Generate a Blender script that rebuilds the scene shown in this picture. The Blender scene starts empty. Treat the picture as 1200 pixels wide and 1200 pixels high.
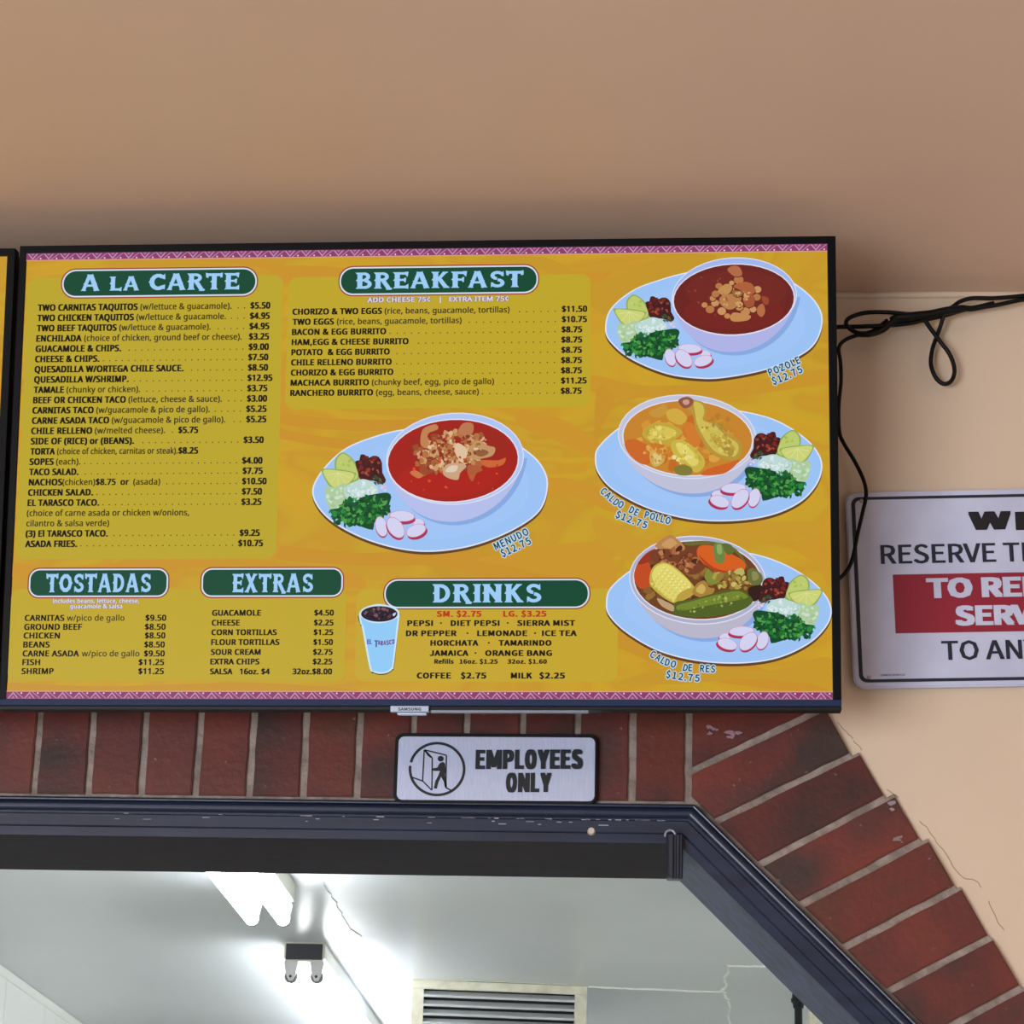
import bpy, bmesh, math, random, os
from mathutils import Vector, Matrix
from mathutils.geometry import tessellate_polygon

SC = bpy.context.scene
COL = SC.collection
random.seed(7)

# ------------------------------------------------------------------ camera, world, lights
F_PX = 3128.8                       # focal length in pixels of the 1200 px frame
YAW, PITCH, ROLL = -0.06804, 0.33761, -0.02821
CAM = Vector((0.0, -3.947, 1.6))     # the menu wall's face is the plane y = 0
_cy, _sy, _cp, _sp = math.cos(YAW), math.sin(YAW), math.cos(PITCH), math.sin(PITCH)
_f = Vector((_sy*_cp, _cy*_cp, _sp)); _r = Vector((_cy, -_sy, 0)); _d = _f.cross(_r)
_cr, _sr = math.cos(ROLL), math.sin(ROLL)
RV = _cr*_r + _sr*_d; DV = -_sr*_r + _cr*_d; FV = _f
cam_data = bpy.data.cameras.new('camera'); cam_data.sensor_width = 36
cam_data.lens = F_PX/1200*36; cam_data.clip_start = .05
cam = bpy.data.objects.new('camera', cam_data); COL.objects.link(cam)
m = Matrix.Identity(4)
for i in range(3):
    m[i][0] = RV[i]; m[i][1] = -DV[i]; m[i][2] = -FV[i]; m[i][3] = CAM[i]
cam.matrix_world = m
SC.camera = cam

SC.view_settings.view_transform = 'Standard'
SC.view_settings.look = 'None'
SC.view_settings.gamma = 1
SC.view_settings.use_curve_mapping = False
SC.view_settings.exposure = 0.0

world = bpy.data.worlds.new('daylight'); SC.world = world; world.use_nodes = True
bg = world.node_tree.nodes['Background']
bg.inputs['Color'].default_value = (.72, .85, 1.0, 1); bg.inputs['Strength'].default_value = .07

def area(name, loc, target, sx, sy, power, col):
    l = bpy.data.lights.new(name, 'AREA'); l.shape = 'RECTANGLE'; l.size = sx; l.size_y = sy
    l.energy = power; l.color = col
    o = bpy.data.objects.new(name, l); COL.objects.link(o); o.location = loc
    o.rotation_euler = (Vector(target)-Vector(loc)).to_track_quat('-Z', 'Y').to_euler()
    return o
# daylight through the shopfront windows behind the camera
area('shopfront_window_light', (-2.9, -6.3, 1.2), (-.2, -.6, 1.3), 3.4, 2.0, 320, (.90, .95, 1.0))
area('side_window_light', (3.6, -4.6, 1.2), (0.8, -.4, 1.4), 1.8, 1.6, 22, (.92, .95, 1.0))

# ------------------------------------------------------------------ pixel -> point on a real plane
def ray(px, py): return RV*((px-600)/F_PX) + DV*((py-600)/F_PX) + FV
def on_y(px, py, Y):
    r = ray(px, py); t = (Y-CAM.y)/r.y; return CAM + r*t
def on_z(px, py, Z):
    r = ray(px, py); t = (Z-CAM.z)/r.z; return CAM + r*t

# ------------------------------------------------------------------ materials
def lin(c):
    out = []
    for v in c[:3]:
        v = v/255; out.append(v/12.92 if v <= .04045 else ((v+.055)/1.055)**2.4)
    return tuple(out)
def mat(name, col=(200, 200, 200), rough=.5, metal=0, spec=.5, bump=None, mottle=None, emit=None, strength=1, coat=0):
    M = bpy.data.materials.new(name); M.use_nodes = True
    nt = M.node_tree; b = nt.nodes['Principled BSDF']
    b.inputs['Base Color'].default_value = (*lin(col), 1)
    b.inputs['Roughness'].default_value = rough; b.inputs['Metallic'].default_value = metal
    b.inputs['Specular IOR Level'].default_value = spec; b.inputs['Coat Weight'].default_value = coat
    tc = nt.nodes.new('ShaderNodeTexCoord')
    if mottle:
        sc, c2, lo, hi = mottle[:4]; stretch = mottle[4] if len(mottle) > 4 else (1, 1, 1)
        mp = nt.nodes.new('ShaderNodeMapping'); mp.inputs['Scale'].default_value = stretch
        nt.links.new(tc.outputs['Object'], mp.inputs[0])
        n = nt.nodes.new('ShaderNodeTexNoise'); n.inputs['Scale'].default_value = sc; n.inputs['Detail'].default_value = 6
        nt.links.new(mp.outputs[0], n.inputs['Vector'])
        r = nt.nodes.new('ShaderNodeValToRGB'); r.color_ramp.elements[0].position = lo; r.color_ramp.elements[1].position = hi
        r.color_ramp.elements[0].color = (*lin(c2), 1); r.color_ramp.elements[1].color = (*lin(col), 1)
        nt.links.new(n.outputs['Fac'], r.inputs[0]); nt.links.new(r.outputs[0], b.inputs['Base Color'])
    if bump:
        n = nt.nodes.new('ShaderNodeTexNoise'); n.inputs['Scale'].default_value = bump[0]; n.inputs['Detail'].default_value = 5
        nt.links.new(tc.outputs['Object'], n.inputs['Vector'])
        bp = nt.nodes.new('ShaderNodeBump'); bp.inputs['Strength'].default_value = bump[1]; bp.inputs['Distance'].default_value = bump[2]
        nt.links.new(n.outputs['Fac'], bp.inputs['Height']); nt.links.new(bp.outputs[0], b.inputs['Normal'])
    if emit:
        b.inputs['Emission Color'].default_value = (*lin(emit), 1); b.inputs['Emission Strength'].default_value = strength
    return M

M_wall = mat('peach_wall_paint', (222, 201, 180), .42, bump=(14, .25, .004), mottle=(1.3, (217, 195, 172), .3, .7))
M_ceil = mat('peach_ceiling_paint', (216, 188, 168), .5, bump=(26, .2, .003), mottle=(1.2, (210, 181, 160), .3, .7))
M_mortar = mat('grey_mortar', (162, 148, 140), .9, bump=(120, .8, .003), mottle=(40, (128, 114, 106), .35, .65))
M_navy = mat('navy_gloss_paint', (38, 48, 74), .32, bump=(30, .3, .002), mottle=(5, (28, 36, 58), .3, .7, (1, 3, 12)))
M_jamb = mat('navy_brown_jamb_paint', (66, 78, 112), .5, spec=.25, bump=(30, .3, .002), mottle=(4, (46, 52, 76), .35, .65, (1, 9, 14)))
M_scuff = mat('white_paint_scuff', (170, 172, 185), .6)
M_black = mat('black_plastic', (12, 12, 16), .5, spec=.25)
M_bezel = mat('dark_bezel_plastic', (3, 3, 7), .5, spec=.12)
M_lip = mat('slate_blue_lip', (36, 48, 82), .5, spec=.12)
M_silver = mat('silver_plastic', (150, 158, 178), .35, metal=.3)
M_cable = mat('black_cable_rubber', (5, 5, 6), .5, spec=.25)
M_alu = mat('brushed_aluminium', (200, 208, 236), .42, metal=.35, bump=(300, .12, .001), mottle=(60, (184, 192, 222), .3, .7, (12, 1, .6)))
M_signwhite = mat('white_enamel', (204, 210, 238), .3, mottle=(9, (192, 197, 226), .35, .6))
M_ink = mat('black_ink', (16, 18, 26), .45)
M_inknavy = mat('blue_black_ink', (22, 32, 52), .45)
M_red = mat('red_ink', (146, 30, 54), .4)
M_steel = mat('screw_steel', (175, 170, 160), .35, metal=.8)
M_kceil = mat('satin_grey_white_ceiling_paint', (208, 212, 214), .3, bump=(9, .22, .006), mottle=(1.1, (198, 203, 206), .3, .7))
M_kwall = mat('white_wall_panel_gloss', (236, 238, 232), .3)
M_cream = mat('cream_enamel', (226, 224, 206), .35, mottle=(20, (205, 200, 176), .3, .6))
M_lampwhite = mat('white_lamp_enamel', (228, 226, 210), .35)
M_endcap = mat('dark_end_cap', (40, 42, 52), .4)
M_socket = mat('lampholder_grey', (226, 226, 230), .45)
M_cap = mat('tube_end_grey', (120, 120, 118), .4, metal=.6)
M_tube = mat('lit_fluorescent_tube', (255, 255, 255), .4, emit=(246, 250, 255), strength=24)
M_floor = mat('beige_floor_tile', (186, 172, 156), .4, mottle=(3, (170, 156, 140), .3, .7))
M_dark = mat('dark_duct_inside', (40, 40, 42), .8)

M_brick = bpy.data.materials.new('sealed_red_brick'); M_brick.use_nodes = True
def build_brick_mat(M):
    nt = M.node_tree; N = nt.nodes; L = nt.links; b = N['Principled BSDF']
    tc = N.new('ShaderNodeTexCoord'); oi = N.new('ShaderNodeObjectInfo')
    add = N.new('ShaderNodeVectorMath'); add.operation = 'ADD'
    sc = N.new('ShaderNodeVectorMath'); sc.operation = 'SCALE'; sc.inputs[0].default_value = (7.3, 3.1, 5.7)
    L.new(oi.outputs['Random'], sc.inputs['Scale']); L.new(tc.outputs['Object'], add.inputs[0]); L.new(sc.outputs[0], add.inputs[1])
    n1 = N.new('ShaderNodeTexNoise'); n1.inputs['Scale'].default_value = 5.5; n1.inputs['Detail'].default_value = 3
    L.new(add.outputs[0], n1.inputs['Vector'])
    r1 = N.new('ShaderNodeValToRGB'); e = r1.color_ramp.elements
    e[0].position = .34; e[0].color = (*lin((66, 50, 46)), 1); e[1].position = .47; e[1].color = (*lin((102, 50, 46)), 1)
    x = r1.color_ramp.elements.new(.60); x.color = (*lin((118, 54, 44)), 1)
    x = r1.color_ramp.elements.new(.74); x.color = (*lin((98, 58, 44)), 1)
    L.new(n1.outputs['Fac'], r1.inputs[0])
    hsv = N.new('ShaderNodeHueSaturation'); mr = N.new('ShaderNodeMapRange'); mr.inputs['To Min'].default_value = .68; mr.inputs['To Max'].default_value = .98
    L.new(oi.outputs['Random'], mr.inputs['Value']); L.new(mr.outputs[0], hsv.inputs['Value']); L.new(r1.outputs[0], hsv.inputs['Color'])
    n2 = N.new('ShaderNodeTexNoise'); n2.inputs['Scale'].default_value = 90; n2.inputs['Detail'].default_value = 6
    L.new(add.outputs[0], n2.inputs['Vector'])
    r2 = N.new('ShaderNodeValToRGB'); r2.color_ramp.elements[0].position = .70; r2.color_ramp.elements[1].position = .78
    L.new(n2.outputs['Fac'], r2.inputs[0])
    mx = N.new('ShaderNodeMix'); mx.data_type = 'RGBA'; mx.inputs['B'].default_value = (*lin((185, 160, 150)), 1)
    ml = N.new('ShaderNodeMath'); ml.operation = 'MULTIPLY'; ml.inputs[1].default_value = .55
    L.new(r2.outputs[0], ml.inputs[0]); L.new(ml.outputs[0], mx.inputs['Factor']); L.new(hsv.outputs[0], mx.inputs['A'])
    L.new(mx.outputs['Result'], b.inputs['Base Color'])
    b.inputs['Roughness'].default_value = .48; b.inputs['Specular IOR Level'].default_value = .35
    bp = N.new('ShaderNodeBump'); bp.inputs['Strength'].default_value = .35; bp.inputs['Distance'].default_value = .002
    L.new(n2.outputs['Fac'], bp.inputs['Height']); L.new(bp.outputs[0], b.inputs['Normal'])
build_brick_mat(M_brick)

# backlit screen: a picture in emitted colour; the drawing's colours come from the mesh
def screen_mat(name, attr):
    M = bpy.data.materials.new(name); M.use_nodes = True; nt = M.node_tree; N = nt.nodes; L = nt.links
    b = N['Principled BSDF']; b.inputs['Base Color'].default_value = (.004, .004, .006, 1); b.inputs['Roughness'].default_value = .25
    b.inputs['Specular IOR Level'].default_value = .08; b.inputs['Emission Strength'].default_value = SCREEN_GAIN
    if attr:
        a = N.new('ShaderNodeVertexColor'); a.layer_name = 'print'; L.new(a.outputs['Color'], b.inputs['Emission Color'])
    else:
        tc = N.new('ShaderNodeTexCoord'); mp = N.new('ShaderNodeMapping'); mp.inputs['Scale'].default_value = (1.2, 1, 3.6)
        mp.inputs['Rotation'].default_value = (0, .35, 0)
        L.new(tc.outputs['Object'], mp.inputs[0])
        n = N.new('ShaderNodeTexNoise'); n.inputs['Scale'].default_value = 1.7; n.inputs['Detail'].default_value = 2.5; n.inputs['Distortion'].default_value = 1.6
        L.new(mp.outputs[0], n.inputs['Vector'])
        r = N.new('ShaderNodeValToRGB'); r.color_ramp.interpolation = 'LINEAR'
        stops = [(.0, (208, 166, 38)), (.36, (204, 160, 38)), (.40, (204, 152, 40)), (.46, (208, 163, 38)), (.50, (202, 162, 40)), (.53, (202, 152, 40)), (.60, (204, 162, 40)), (.64, (198, 150, 40)), (1, (204, 162, 38))]
        e = r.color_ramp.elements; e[0].position = 0; e[0].color = (*lin(stops[0][1]), 1); e[1].position = 1; e[1].color = (*lin(stops[-1][1]), 1)
        for p, c in stops[1:-1]:
            q = e.new(p); q.color = (*lin(c), 1)
        L.new(n.outputs['Fac'], r.inputs[0]); L.new(r.outputs[0], b.inputs['Emission Color'])
    return M
SCREEN_GAIN = .95
M_screenbg = screen_mat('lit_screen_background', False)
M_print = screen_mat('lit_screen_print', True)

# ------------------------------------------------------------------ object helpers
def link(name, me, m, parent=None, smooth=False):
    if m is not None:
        if isinstance(m, (list, tuple)):
            for q in m: me.materials.append(q)
        else: me.materials.append(m)
    if smooth:
        for p in me.polygons: p.use_smooth = True
    o = bpy.data.objects.new(name, me); COL.objects.link(o)
    if parent is not None: o.parent = parent
    return o
def from_bm(name, bm, m, parent=None, smooth=False):
    me = bpy.data.meshes.new(name); bm.normal_update(); bm.to_mesh(me); bm.free()
    return link(name, me, m, parent, smooth)
def thing(name, label, cat, group=None, mw=None):
    o = bpy.data.objects.new(name, None); COL.objects.link(o); o.empty_display_size = .05
    o['label'] = label; o['category'] = cat
    if group: o['group'] = group
    if mw is not None: o.matrix_world = mw
    return o
def struct(o): o['kind'] = 'structure'; return o
def box(bm, lo, hi, bevel=0, mtx=None):
    g = bmesh.ops.create_cube(bm, size=1)
    vs = g['verts']
    for v in vs:
        v.co = Vector((lo[i] + (v.co[i]+.5)*(hi[i]-lo[i]) for i in range(3)))
    if bevel:
        es = list({e for v in vs for e in v.link_edges})
        r = bmesh.ops.bevel(bm, geom=es, offset=bevel, segments=2, affect='EDGES', profile=.6)
        vs = list({v for f in r['faces'] for v in f.verts} | {v for v in vs if v.is_valid})
    if mtx is not None:
        for v in vs: v.co = mtx @ v.co
    return vs
def prism(bm, pts, ax, a, b, bevel=0):
    """polygon pts (2-D) extruded along axis ax between a and b."""
    def mk(p, h):
        return Vector((h, p[0], p[1])) if ax == 0 else Vector((p[0], h, p[1])) if ax == 1 else Vector((p[0], p[1], h))
    A = [bm.verts.new(mk(p, a)) for p in pts]; B = [bm.verts.new(mk(p, b)) for p in pts]
    n = len(pts); fs = [bm.faces.new(A), bm.faces.new(B[::-1])]
    for i in range(n): fs.append(bm.faces.new((A[i], B[i], B[(i+1) % n], A[(i+1) % n])))
    bmesh.ops.recalc_face_normals(bm, faces=fs)
    if bevel: bmesh.ops.bevel(bm, geom=list({e for v in A for e in v.link_edges if e.other_vert(v) in A}), offset=bevel, segments=2, affect='EDGES')
def cyl(bm, p0, p1, r0, r1=None, n=16, caps=True):
    p0, p1 = Vector(p0), Vector(p1); r1 = r0 if r1 is None else r1
    q = (p1-p0).to_track_quat('Z', 'Y'); rings = []
    for p, r in ((p0, r0), (p1, r1)):
        rings.append([bm.verts.new(p + q @ Vector((r*math.cos(2*math.pi*k/n), r*math.sin(2*math.pi*k/n), 0))) for k in range(n)])
    for k in range(n): bm.faces.new((rings[0][k], rings[0][(k+1) % n], rings[1][(k+1) % n], rings[1][k]))
    if caps: bm.faces.new(rings[0][::-1]); bm.faces.new(rings[1])
def catmull(pts, closed, k=6):
    n = len(pts); out = []
    rng = range(n) if closed else range(n-1)
    for i in rng:
        P = [pts[(i+j) % n] if closed else pts[min(max(i+j, 0), n-1)] for j in (-1, 0, 1, 2)]
        for s in range(k):
            t = s/k
            out.append(tuple(.5*((2*P[1][c]) + (-P[0][c]+P[2][c])*t + (2*P[0][c]-5*P[1][c]+4*P[2][c]-P[3][c])*t*t + (-P[0][c]+3*P[1][c]-3*P[2][c]+P[3][c])*t**3) for c in range(len(P[0]))))
    if not closed: out.append(tuple(pts[-1]))
    return out
def tube(bm, pts, r, n=8):
    pts = [Vector(p) for p in pts]; prev = None; rings = []
    nrm = Vector((0, 1, 0))
    for i, p in enumerate(pts):
        t = (pts[min(i+1, len(pts)-1)] - pts[max(i-1, 0)]).normalized()
        a = nrm - t*nrm.dot(t)
        if a.length < 1e-4: a = Vector((1, 0, 0)) - t*t.x
        a.normalize(); b = t.cross(a)
        rings.append([bm.verts.new(p + a*r*math.cos(2*math.pi*k/n) + b*r*math.sin(2*math.pi*k/n)) for k in range(n)])
    for A, B in zip(rings, rings[1:]):
        for k in range(n): bm.faces.new((A[k], A[(k+1) % n], B[(k+1) % n], B[k]))
    bm.faces.new(rings[0][::-1]); bm.faces.new(rings[-1])

# ------------------------------------------------------------------ flat print: coloured shapes on a panel's own plane
FONTS = {}
def font(kind):
    if kind not in FONTS:
        FONTS[kind] = None
        if kind:
            try:
                p = os.path.join(bpy.utils.system_resource('DATAFILES'), 'fonts', {'grotesk': 'Noto Sans CJK Regular.woff2', 'humanist': 'NotoSansHebrew-Regular.woff2'}[kind])
                if os.path.exists(p): FONTS[kind] = bpy.data.fonts.load(p)
            except Exception: FONTS[kind] = None
    return FONTS[kind]
_tc = {}
def text_geo(body, kind, sp=1.0):
    k = (body, kind, sp)
    if k not in _tc:
        c = bpy.data.curves.new('letters', 'FONT'); c.body = body; c.space_character = sp; c.resolution_u = 2 if len(body) > 3 else 3
        if font(kind): c.font = font(kind)
        o = bpy.data.objects.new('letters', c); COL.objects.link(o)
        me = o.to_mesh()
        vs = [(v.co.x, v.co.y) for v in me.vertices]; me.calc_loop_triangles()
        ts = [tuple(t.vertices) for t in me.loop_triangles]
        o.to_mesh_clear(); bpy.data.objects.remove(o); bpy.data.curves.remove(c)
        _tc[k] = (vs, ts)
    return _tc[k]
def cap_h(kind):
    vs, _ = text_geo('H', kind); return max(v[1] for v in vs)

class Print:
    """shapes drawn in (u, v) metres on a panel; self.map turns drawing input into (u, v)."""
    def __init__(self, mp, step=1e-5, base=0.0):
        self.map = mp; self.solid = step == 0; self.v = []; self.f = []; self.c = []; self.d = base; self.step = step
    def raw(self, uv, tris, col, up=True):
        n = len(self.v)
        if up: self.d += self.step
        self.v += [(p[0], p[1], self.d) for p in uv]
        c = lin(col)
        for t in tris: self.f.append((t[0]+n, t[1]+n, t[2]+n)); self.c.append(c)
    def poly(self, pts, col, smooth=0, up=True):
        if smooth: pts = catmull(pts, True, smooth)
        uv = [self.map(*p) for p in pts]
        tr = tessellate_polygon([[Vector((p[0], p[1], 0)) for p in uv]])
        self.raw(uv, tr, col, up)
    def ell(self, cx, cy, a, b, col, rot=0, n=40, up=True):
        c, s = math.cos(rot), math.sin(rot)
        self.poly([(cx+a*math.cos(t)*c-b*math.sin(t)*s, cy+a*math.cos(t)*s+b*math.sin(t)*c) for t in [2*math.pi*k/n for k in range(n)]], col, up=up)
    def line(self, pts, w, col, up=True):
        for (x0, y0), (x1, y1) in zip(pts, pts[1:]):
            l = math.hypot(x1-x0, y1-y0) or 1; nx, ny = -(y1-y0)/l*w/2, (x1-x0)/l*w/2
            self.poly([(x0+nx, y0+ny), (x1+nx, y1+ny), (x1-nx, y1-ny), (x0-nx, y0-ny)], col, up=up); up = False
    def rrect(self, x0, y0, x1, y1, r, col, up=True):
        """given in input units, axis-aligned on the panel itself"""
        a = self.map(x0, (y0+y1)/2); b = self.map(x1, (y0+y1)/2); t = self.map((x0+x1)/2, y0); q = self.map((x0+x1)/2, y1)
        X0, X1, Y1, Y0 = a[0], b[0], t[1], q[1]
        self.rr_uv(X0, Y0, X1, Y1, r*(X1-X0)/(x1-x0), col, up)
    def rr_uv(self, X0, Y0, X1, Y1, R, col, up=True):
        pts = []
        for cx, cy, a0 in ((X1-R, Y1-R, 0), (X0+R, Y1-R, 90), (X0+R, Y0+R, 180), (X1-R, Y0+R, 270)):
            for k in range(9):
                t = math.radians(a0+k*11.25); pts.append((cx+R*math.cos(t), cy+R*math.sin(t)))
        self.raw(pts, [(0, i, i+1) for i in range(1, len(pts)-1)], col, up)
    def text(self, body, x0, yb, x1, cap, col, kind='humanist', bold=0.0, boldy=None, ang=0, up=True):
        """left edge x0 and right edge x1, baseline yb, capital height cap, all in input units"""
        vs, ts = text_geo(body, kind, 1+bold*1.1)
        if not vs: return
        mn = min(v[0] for v in vs); mxx = max(v[0] for v in vs)
        a = self.map(x0, yb); b = self.map(x1, yb if not ang else yb); H = a[1]-self.map(x0, yb+cap)[1]
        H = abs(H); sx = (b[0]-a[0])/max(mxx-mn, 1e-6); sy = H/cap_h(kind)
        bx = bold*H; by = (bold*.45 if boldy is None else boldy)*H
        ca, sa = math.cos(ang), math.sin(ang)
        sh = [(0, 0)] if not bold else [(bx*i, by*j) for i in ((-1, -.5, 0, .5, 1) if self.solid else (-1, 0, 1)) for j in ((-1, 0, 1) if self.solid else (-1, 1))]
        if bx: sx *= max(.2, 1-2*bx/max(1e-6, (b[0]-a[0])))
        for i, (dx, dy) in enumerate(sh):
            uv = []
            for v in vs:
                X, Y = (v[0]-mn)*sx+dx+bx, v[1]*sy+dy
                uv.append((a[0]+X*ca-Y*sa, a[1]+X*sa+Y*ca))
            self.d += 2e-5 if self.solid else 0
            self.raw(uv, ts, col, up and i == 0)
    def build(self, name, m, parent, mw=None, normal_up=True):
        me = bpy.data.meshes.new(name)
        # (u, v, depth) -> local x, -depth, z : panels face -y
        me.from_pydata([(p[0], -p[2], p[1]) for p in self.v], [], self.f)
        ca = me.color_attributes.new('print', 'FLOAT_COLOR', 'CORNER')
        buf = []
        for c in self.c: buf += [c[0], c[1], c[2], 1.0]*3
        ca.data.foreach_set('color', buf)
        bm = bmesh.new(); bm.from_mesh(me)
        for f in bm.faces:
            f.normal_update()
            if f.normal.y > 0: f.normal_flip()
        bm.to_mesh(me); bm.free()
        return link(name, me, m, parent)

# ------------------------------------------------------------------ room shell
ZC = 1.6 + 1.764            # dining room ceiling
ZK = 1.6 + 1.5              # kitchen ceiling
WT = .29                    # wall thickness
XL, XR, YB = -4.2, 4.2, -8.2
p_h = on_y(400, 976, 0).z                    # head of the opening
cR = on_y(799, 983, 0); dR = on_y(1000, 1182, 0)
dirD = Vector((dR.x-cR.x, dR.z-cR.z)).normalized()
LD = .62
open_right = [(cR.x, p_h), (cR.x+dirD.x*LD, p_h+dirD.y*LD)]
_h = ray(400, 1024.5); WT = CAM.y+_h.y*((p_h-.014-CAM.z)/_h.z)-.01
xmid = -1.15
xl = 2*xmid-cR.x; lowx = open_right[1][0]; lowz = open_right[1][1]
opening = [(2*xmid-lowx, 0), (2*xmid-lowx, lowz), (xl, p_h), open_right[0], open_right[1], (lowx, 0)]

bm = bmesh.new()
prism(bm, [(XL, 0)] + opening + [(XR, 0), (XR, ZC), (XL, ZC)], 1, 0, WT)
bmesh.ops.triangulate(bm, faces=bm.faces[:])
wall = struct(from_bm('wall_front', bm, M_wall))
bm = bmesh.new(); box(bm, (XL, YB, ZC), (XR, 0.0, ZC+.12)); struct(from_bm('ceiling', bm, M_ceil))
bm = bmesh.new(); box(bm, (XL, YB, -.1), (XR, .12, 0)); struct(from_bm('floor', bm, M_floor))
bm = bmesh.new(); box(bm, (XL, .12, -.1), (XR, 9.6, 0)); struct(from_bm('floor_kitchen', bm, mat('pale_kitchen_tile', (214, 214, 210), .4, mottle=(3, (204, 204, 200), .3, .7))))
bm = bmesh.new(); box(bm, (XR, YB, 0), (XR+.12, 0, ZC)); struct(from_bm('wall_right', bm, M_wall))
bm = bmesh.new(); box(bm, (XL-.12, YB, 0), (XL, 0, ZC)); struct(from_bm('wall_left', bm, M_wall))

# kitchen behind the opening
kl0 = on_z(0, 1130, ZK); kl1 = on_z(80, 1192, ZK)
XKL = (kl0.x+kl1.x)/2
XKR, YKB = 3.6, 9.5
bm = bmesh.new(); box(bm, (XKL-.1, WT, ZK), (XKR, YKB, ZK+.12)); kc = struct(from_bm('ceiling_kitchen', bm, M_kceil))
bm = bmesh.new(); box(bm, (XKL-.1, YKB, 0), (XKR, YKB+.1, ZK)); struct(from_bm('wall_back', bm, M_kwall))
bm = bmesh.new(); box(bm, (XKR, WT, 0), (XKR+.1, YKB, ZK)); struct(from_bm('wall_kitchen_right', bm, M_kwall))
bm = bmesh.new(); box(bm, (XKL-.1, WT, 0), (XKL-.012, YKB, ZK)); kw = struct(from_bm('wall_kitchen_left', bm, M_kwall))
# vertical wall panels with seams, and the strip along their top
ys = [WT]
def wall_y(px, py):
    r = ray(px, py); t = (XKL-CAM.x)/r.x; return (CAM+r*t).y
seams = [wall_y(8, 1150), wall_y(53, 1180), wall_y(67, 1192), wall_y(81, 1199)]
ys = [WT, seams[0]-2.0] + seams + [YKB]
for a, b in zip(ys, ys[1:]):
    if b-a < .05: continue
    bm = bmesh.new(); box(bm, (XKL-.012, a+.003, .0), (XKL, b-.003, ZK-.001), .002); from_bm('panel', bm, M_kwall, kw)
bm = bmesh.new(); prism(bm, [(XKL, ZK-.001), (XKL, ZK-.028), (XKL+.006, ZK-.028), (XKL+.014, ZK-.008), (XKL+.014, ZK-.001)], 1, WT, YKB)
struct(from_bm('trim_1', bm, M_kwall))
# sheet seams of the kitchen ceiling: raised, cracked filler ridges
def ridge(pts, r, name='seam', m=M_kwall):
    P = [on_z(x, y, ZK) for x, y in pts]; pp = []
    for a, b in zip(P, P[1:]):
        for k in range(8):
            q = a.lerp(b, k/8); pp.append(q + Vector((random.uniform(-.006, .006), random.uniform(-.006, .006), -.001)))
    pp.append(P[-1]); bm = bmesh.new(); tube(bm, pp, r, 6)
    return from_bm(name, bm, m, kc)
ridge([(690, 1156), (740, 1158), (845, 1162), (849, 1157), (853, 1131), (900, 1132), (1010, 1137)], .0045)
ridge([(848, 1162), (853, 1172), (856, 1200)], .0035)
ridge([(380, 1034), (395, 1060), (408, 1085), (424, 1099)], .0011, m=M_cream)
ridge([(470, 1147), (560, 1149), (680, 1154)], .002, m=M_cream)

# ------------------------------------------------------------------ painted door frame: casing and jamb swept round the opening
def sweep(profile, path, bmx):
    """profile: (outward offset, y); path: opening outline from left foot round to right foot"""
    n = len(path); nrm = []
    for i in range(n):
        ds = []
        if i > 0: ds.append(Vector((path[i][0]-path[i-1][0], path[i][1]-path[i-1][1])).normalized())
        if i < n-1: ds.append(Vector((path[i+1][0]-path[i][0], path[i+1][1]-path[i][1])).normalized())
        ns = [Vector((-d.y, d.x)) for d in ds]
        if len(ns) == 2:
            b = (ns[0]+ns[1]).normalized(); b = b/ b.dot(ns[0])
        else: b = ns[0]
        nrm.append(b)
    rings = [[bmx.verts.new((path[i][0]+nrm[i].x*o, y, path[i][1]+nrm[i].y*o)) for o, y in profile] for i in range(n)]
    k = len(profile)
    for A, B in zip(rings, rings[1:]):
        for j in range(k): bmx.faces.new((A[j], A[(j+1) % k], B[(j+1) % k], B[j]))
    bmx.faces.new(rings[0]); bmx.faces.new(rings[-1][::-1])
    bmesh.ops.recalc_face_normals(bmx, faces=bmx.faces[:])
bm = bmesh.new()
prof = [(0, -.002), (0, -.020), (.002, -.022), (.019, -.022), (.021, -.019), (.024, -.019)]
for k in range(9):
    t = math.radians(180-k*20); prof.append((.0315+.0075*math.cos(t), -.021-.0085*math.sin(t)))
for k in range(7):
    t = math.radians(180-k*30); prof.append((.0425+.0032*math.cos(t), -.021-.004*math.sin(t)))
prof += [(.046, -.002)]
path = opening
sweep(prof, path, bm)
tr = struct(from_bm('trim_2', bm, M_navy))
bm = bmesh.new(); sweep([(-.0005, -.021), (-.0005, WT+.01), (-.014, WT+.01), (-.014, -.021)][::-1], path, bm)
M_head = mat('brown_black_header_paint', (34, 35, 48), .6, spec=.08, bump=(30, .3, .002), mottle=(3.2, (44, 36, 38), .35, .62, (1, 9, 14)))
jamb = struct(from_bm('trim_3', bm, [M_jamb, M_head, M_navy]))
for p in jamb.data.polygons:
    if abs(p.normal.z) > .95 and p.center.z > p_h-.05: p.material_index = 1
    elif p.normal.y < -.9: p.material_index = 2
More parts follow.
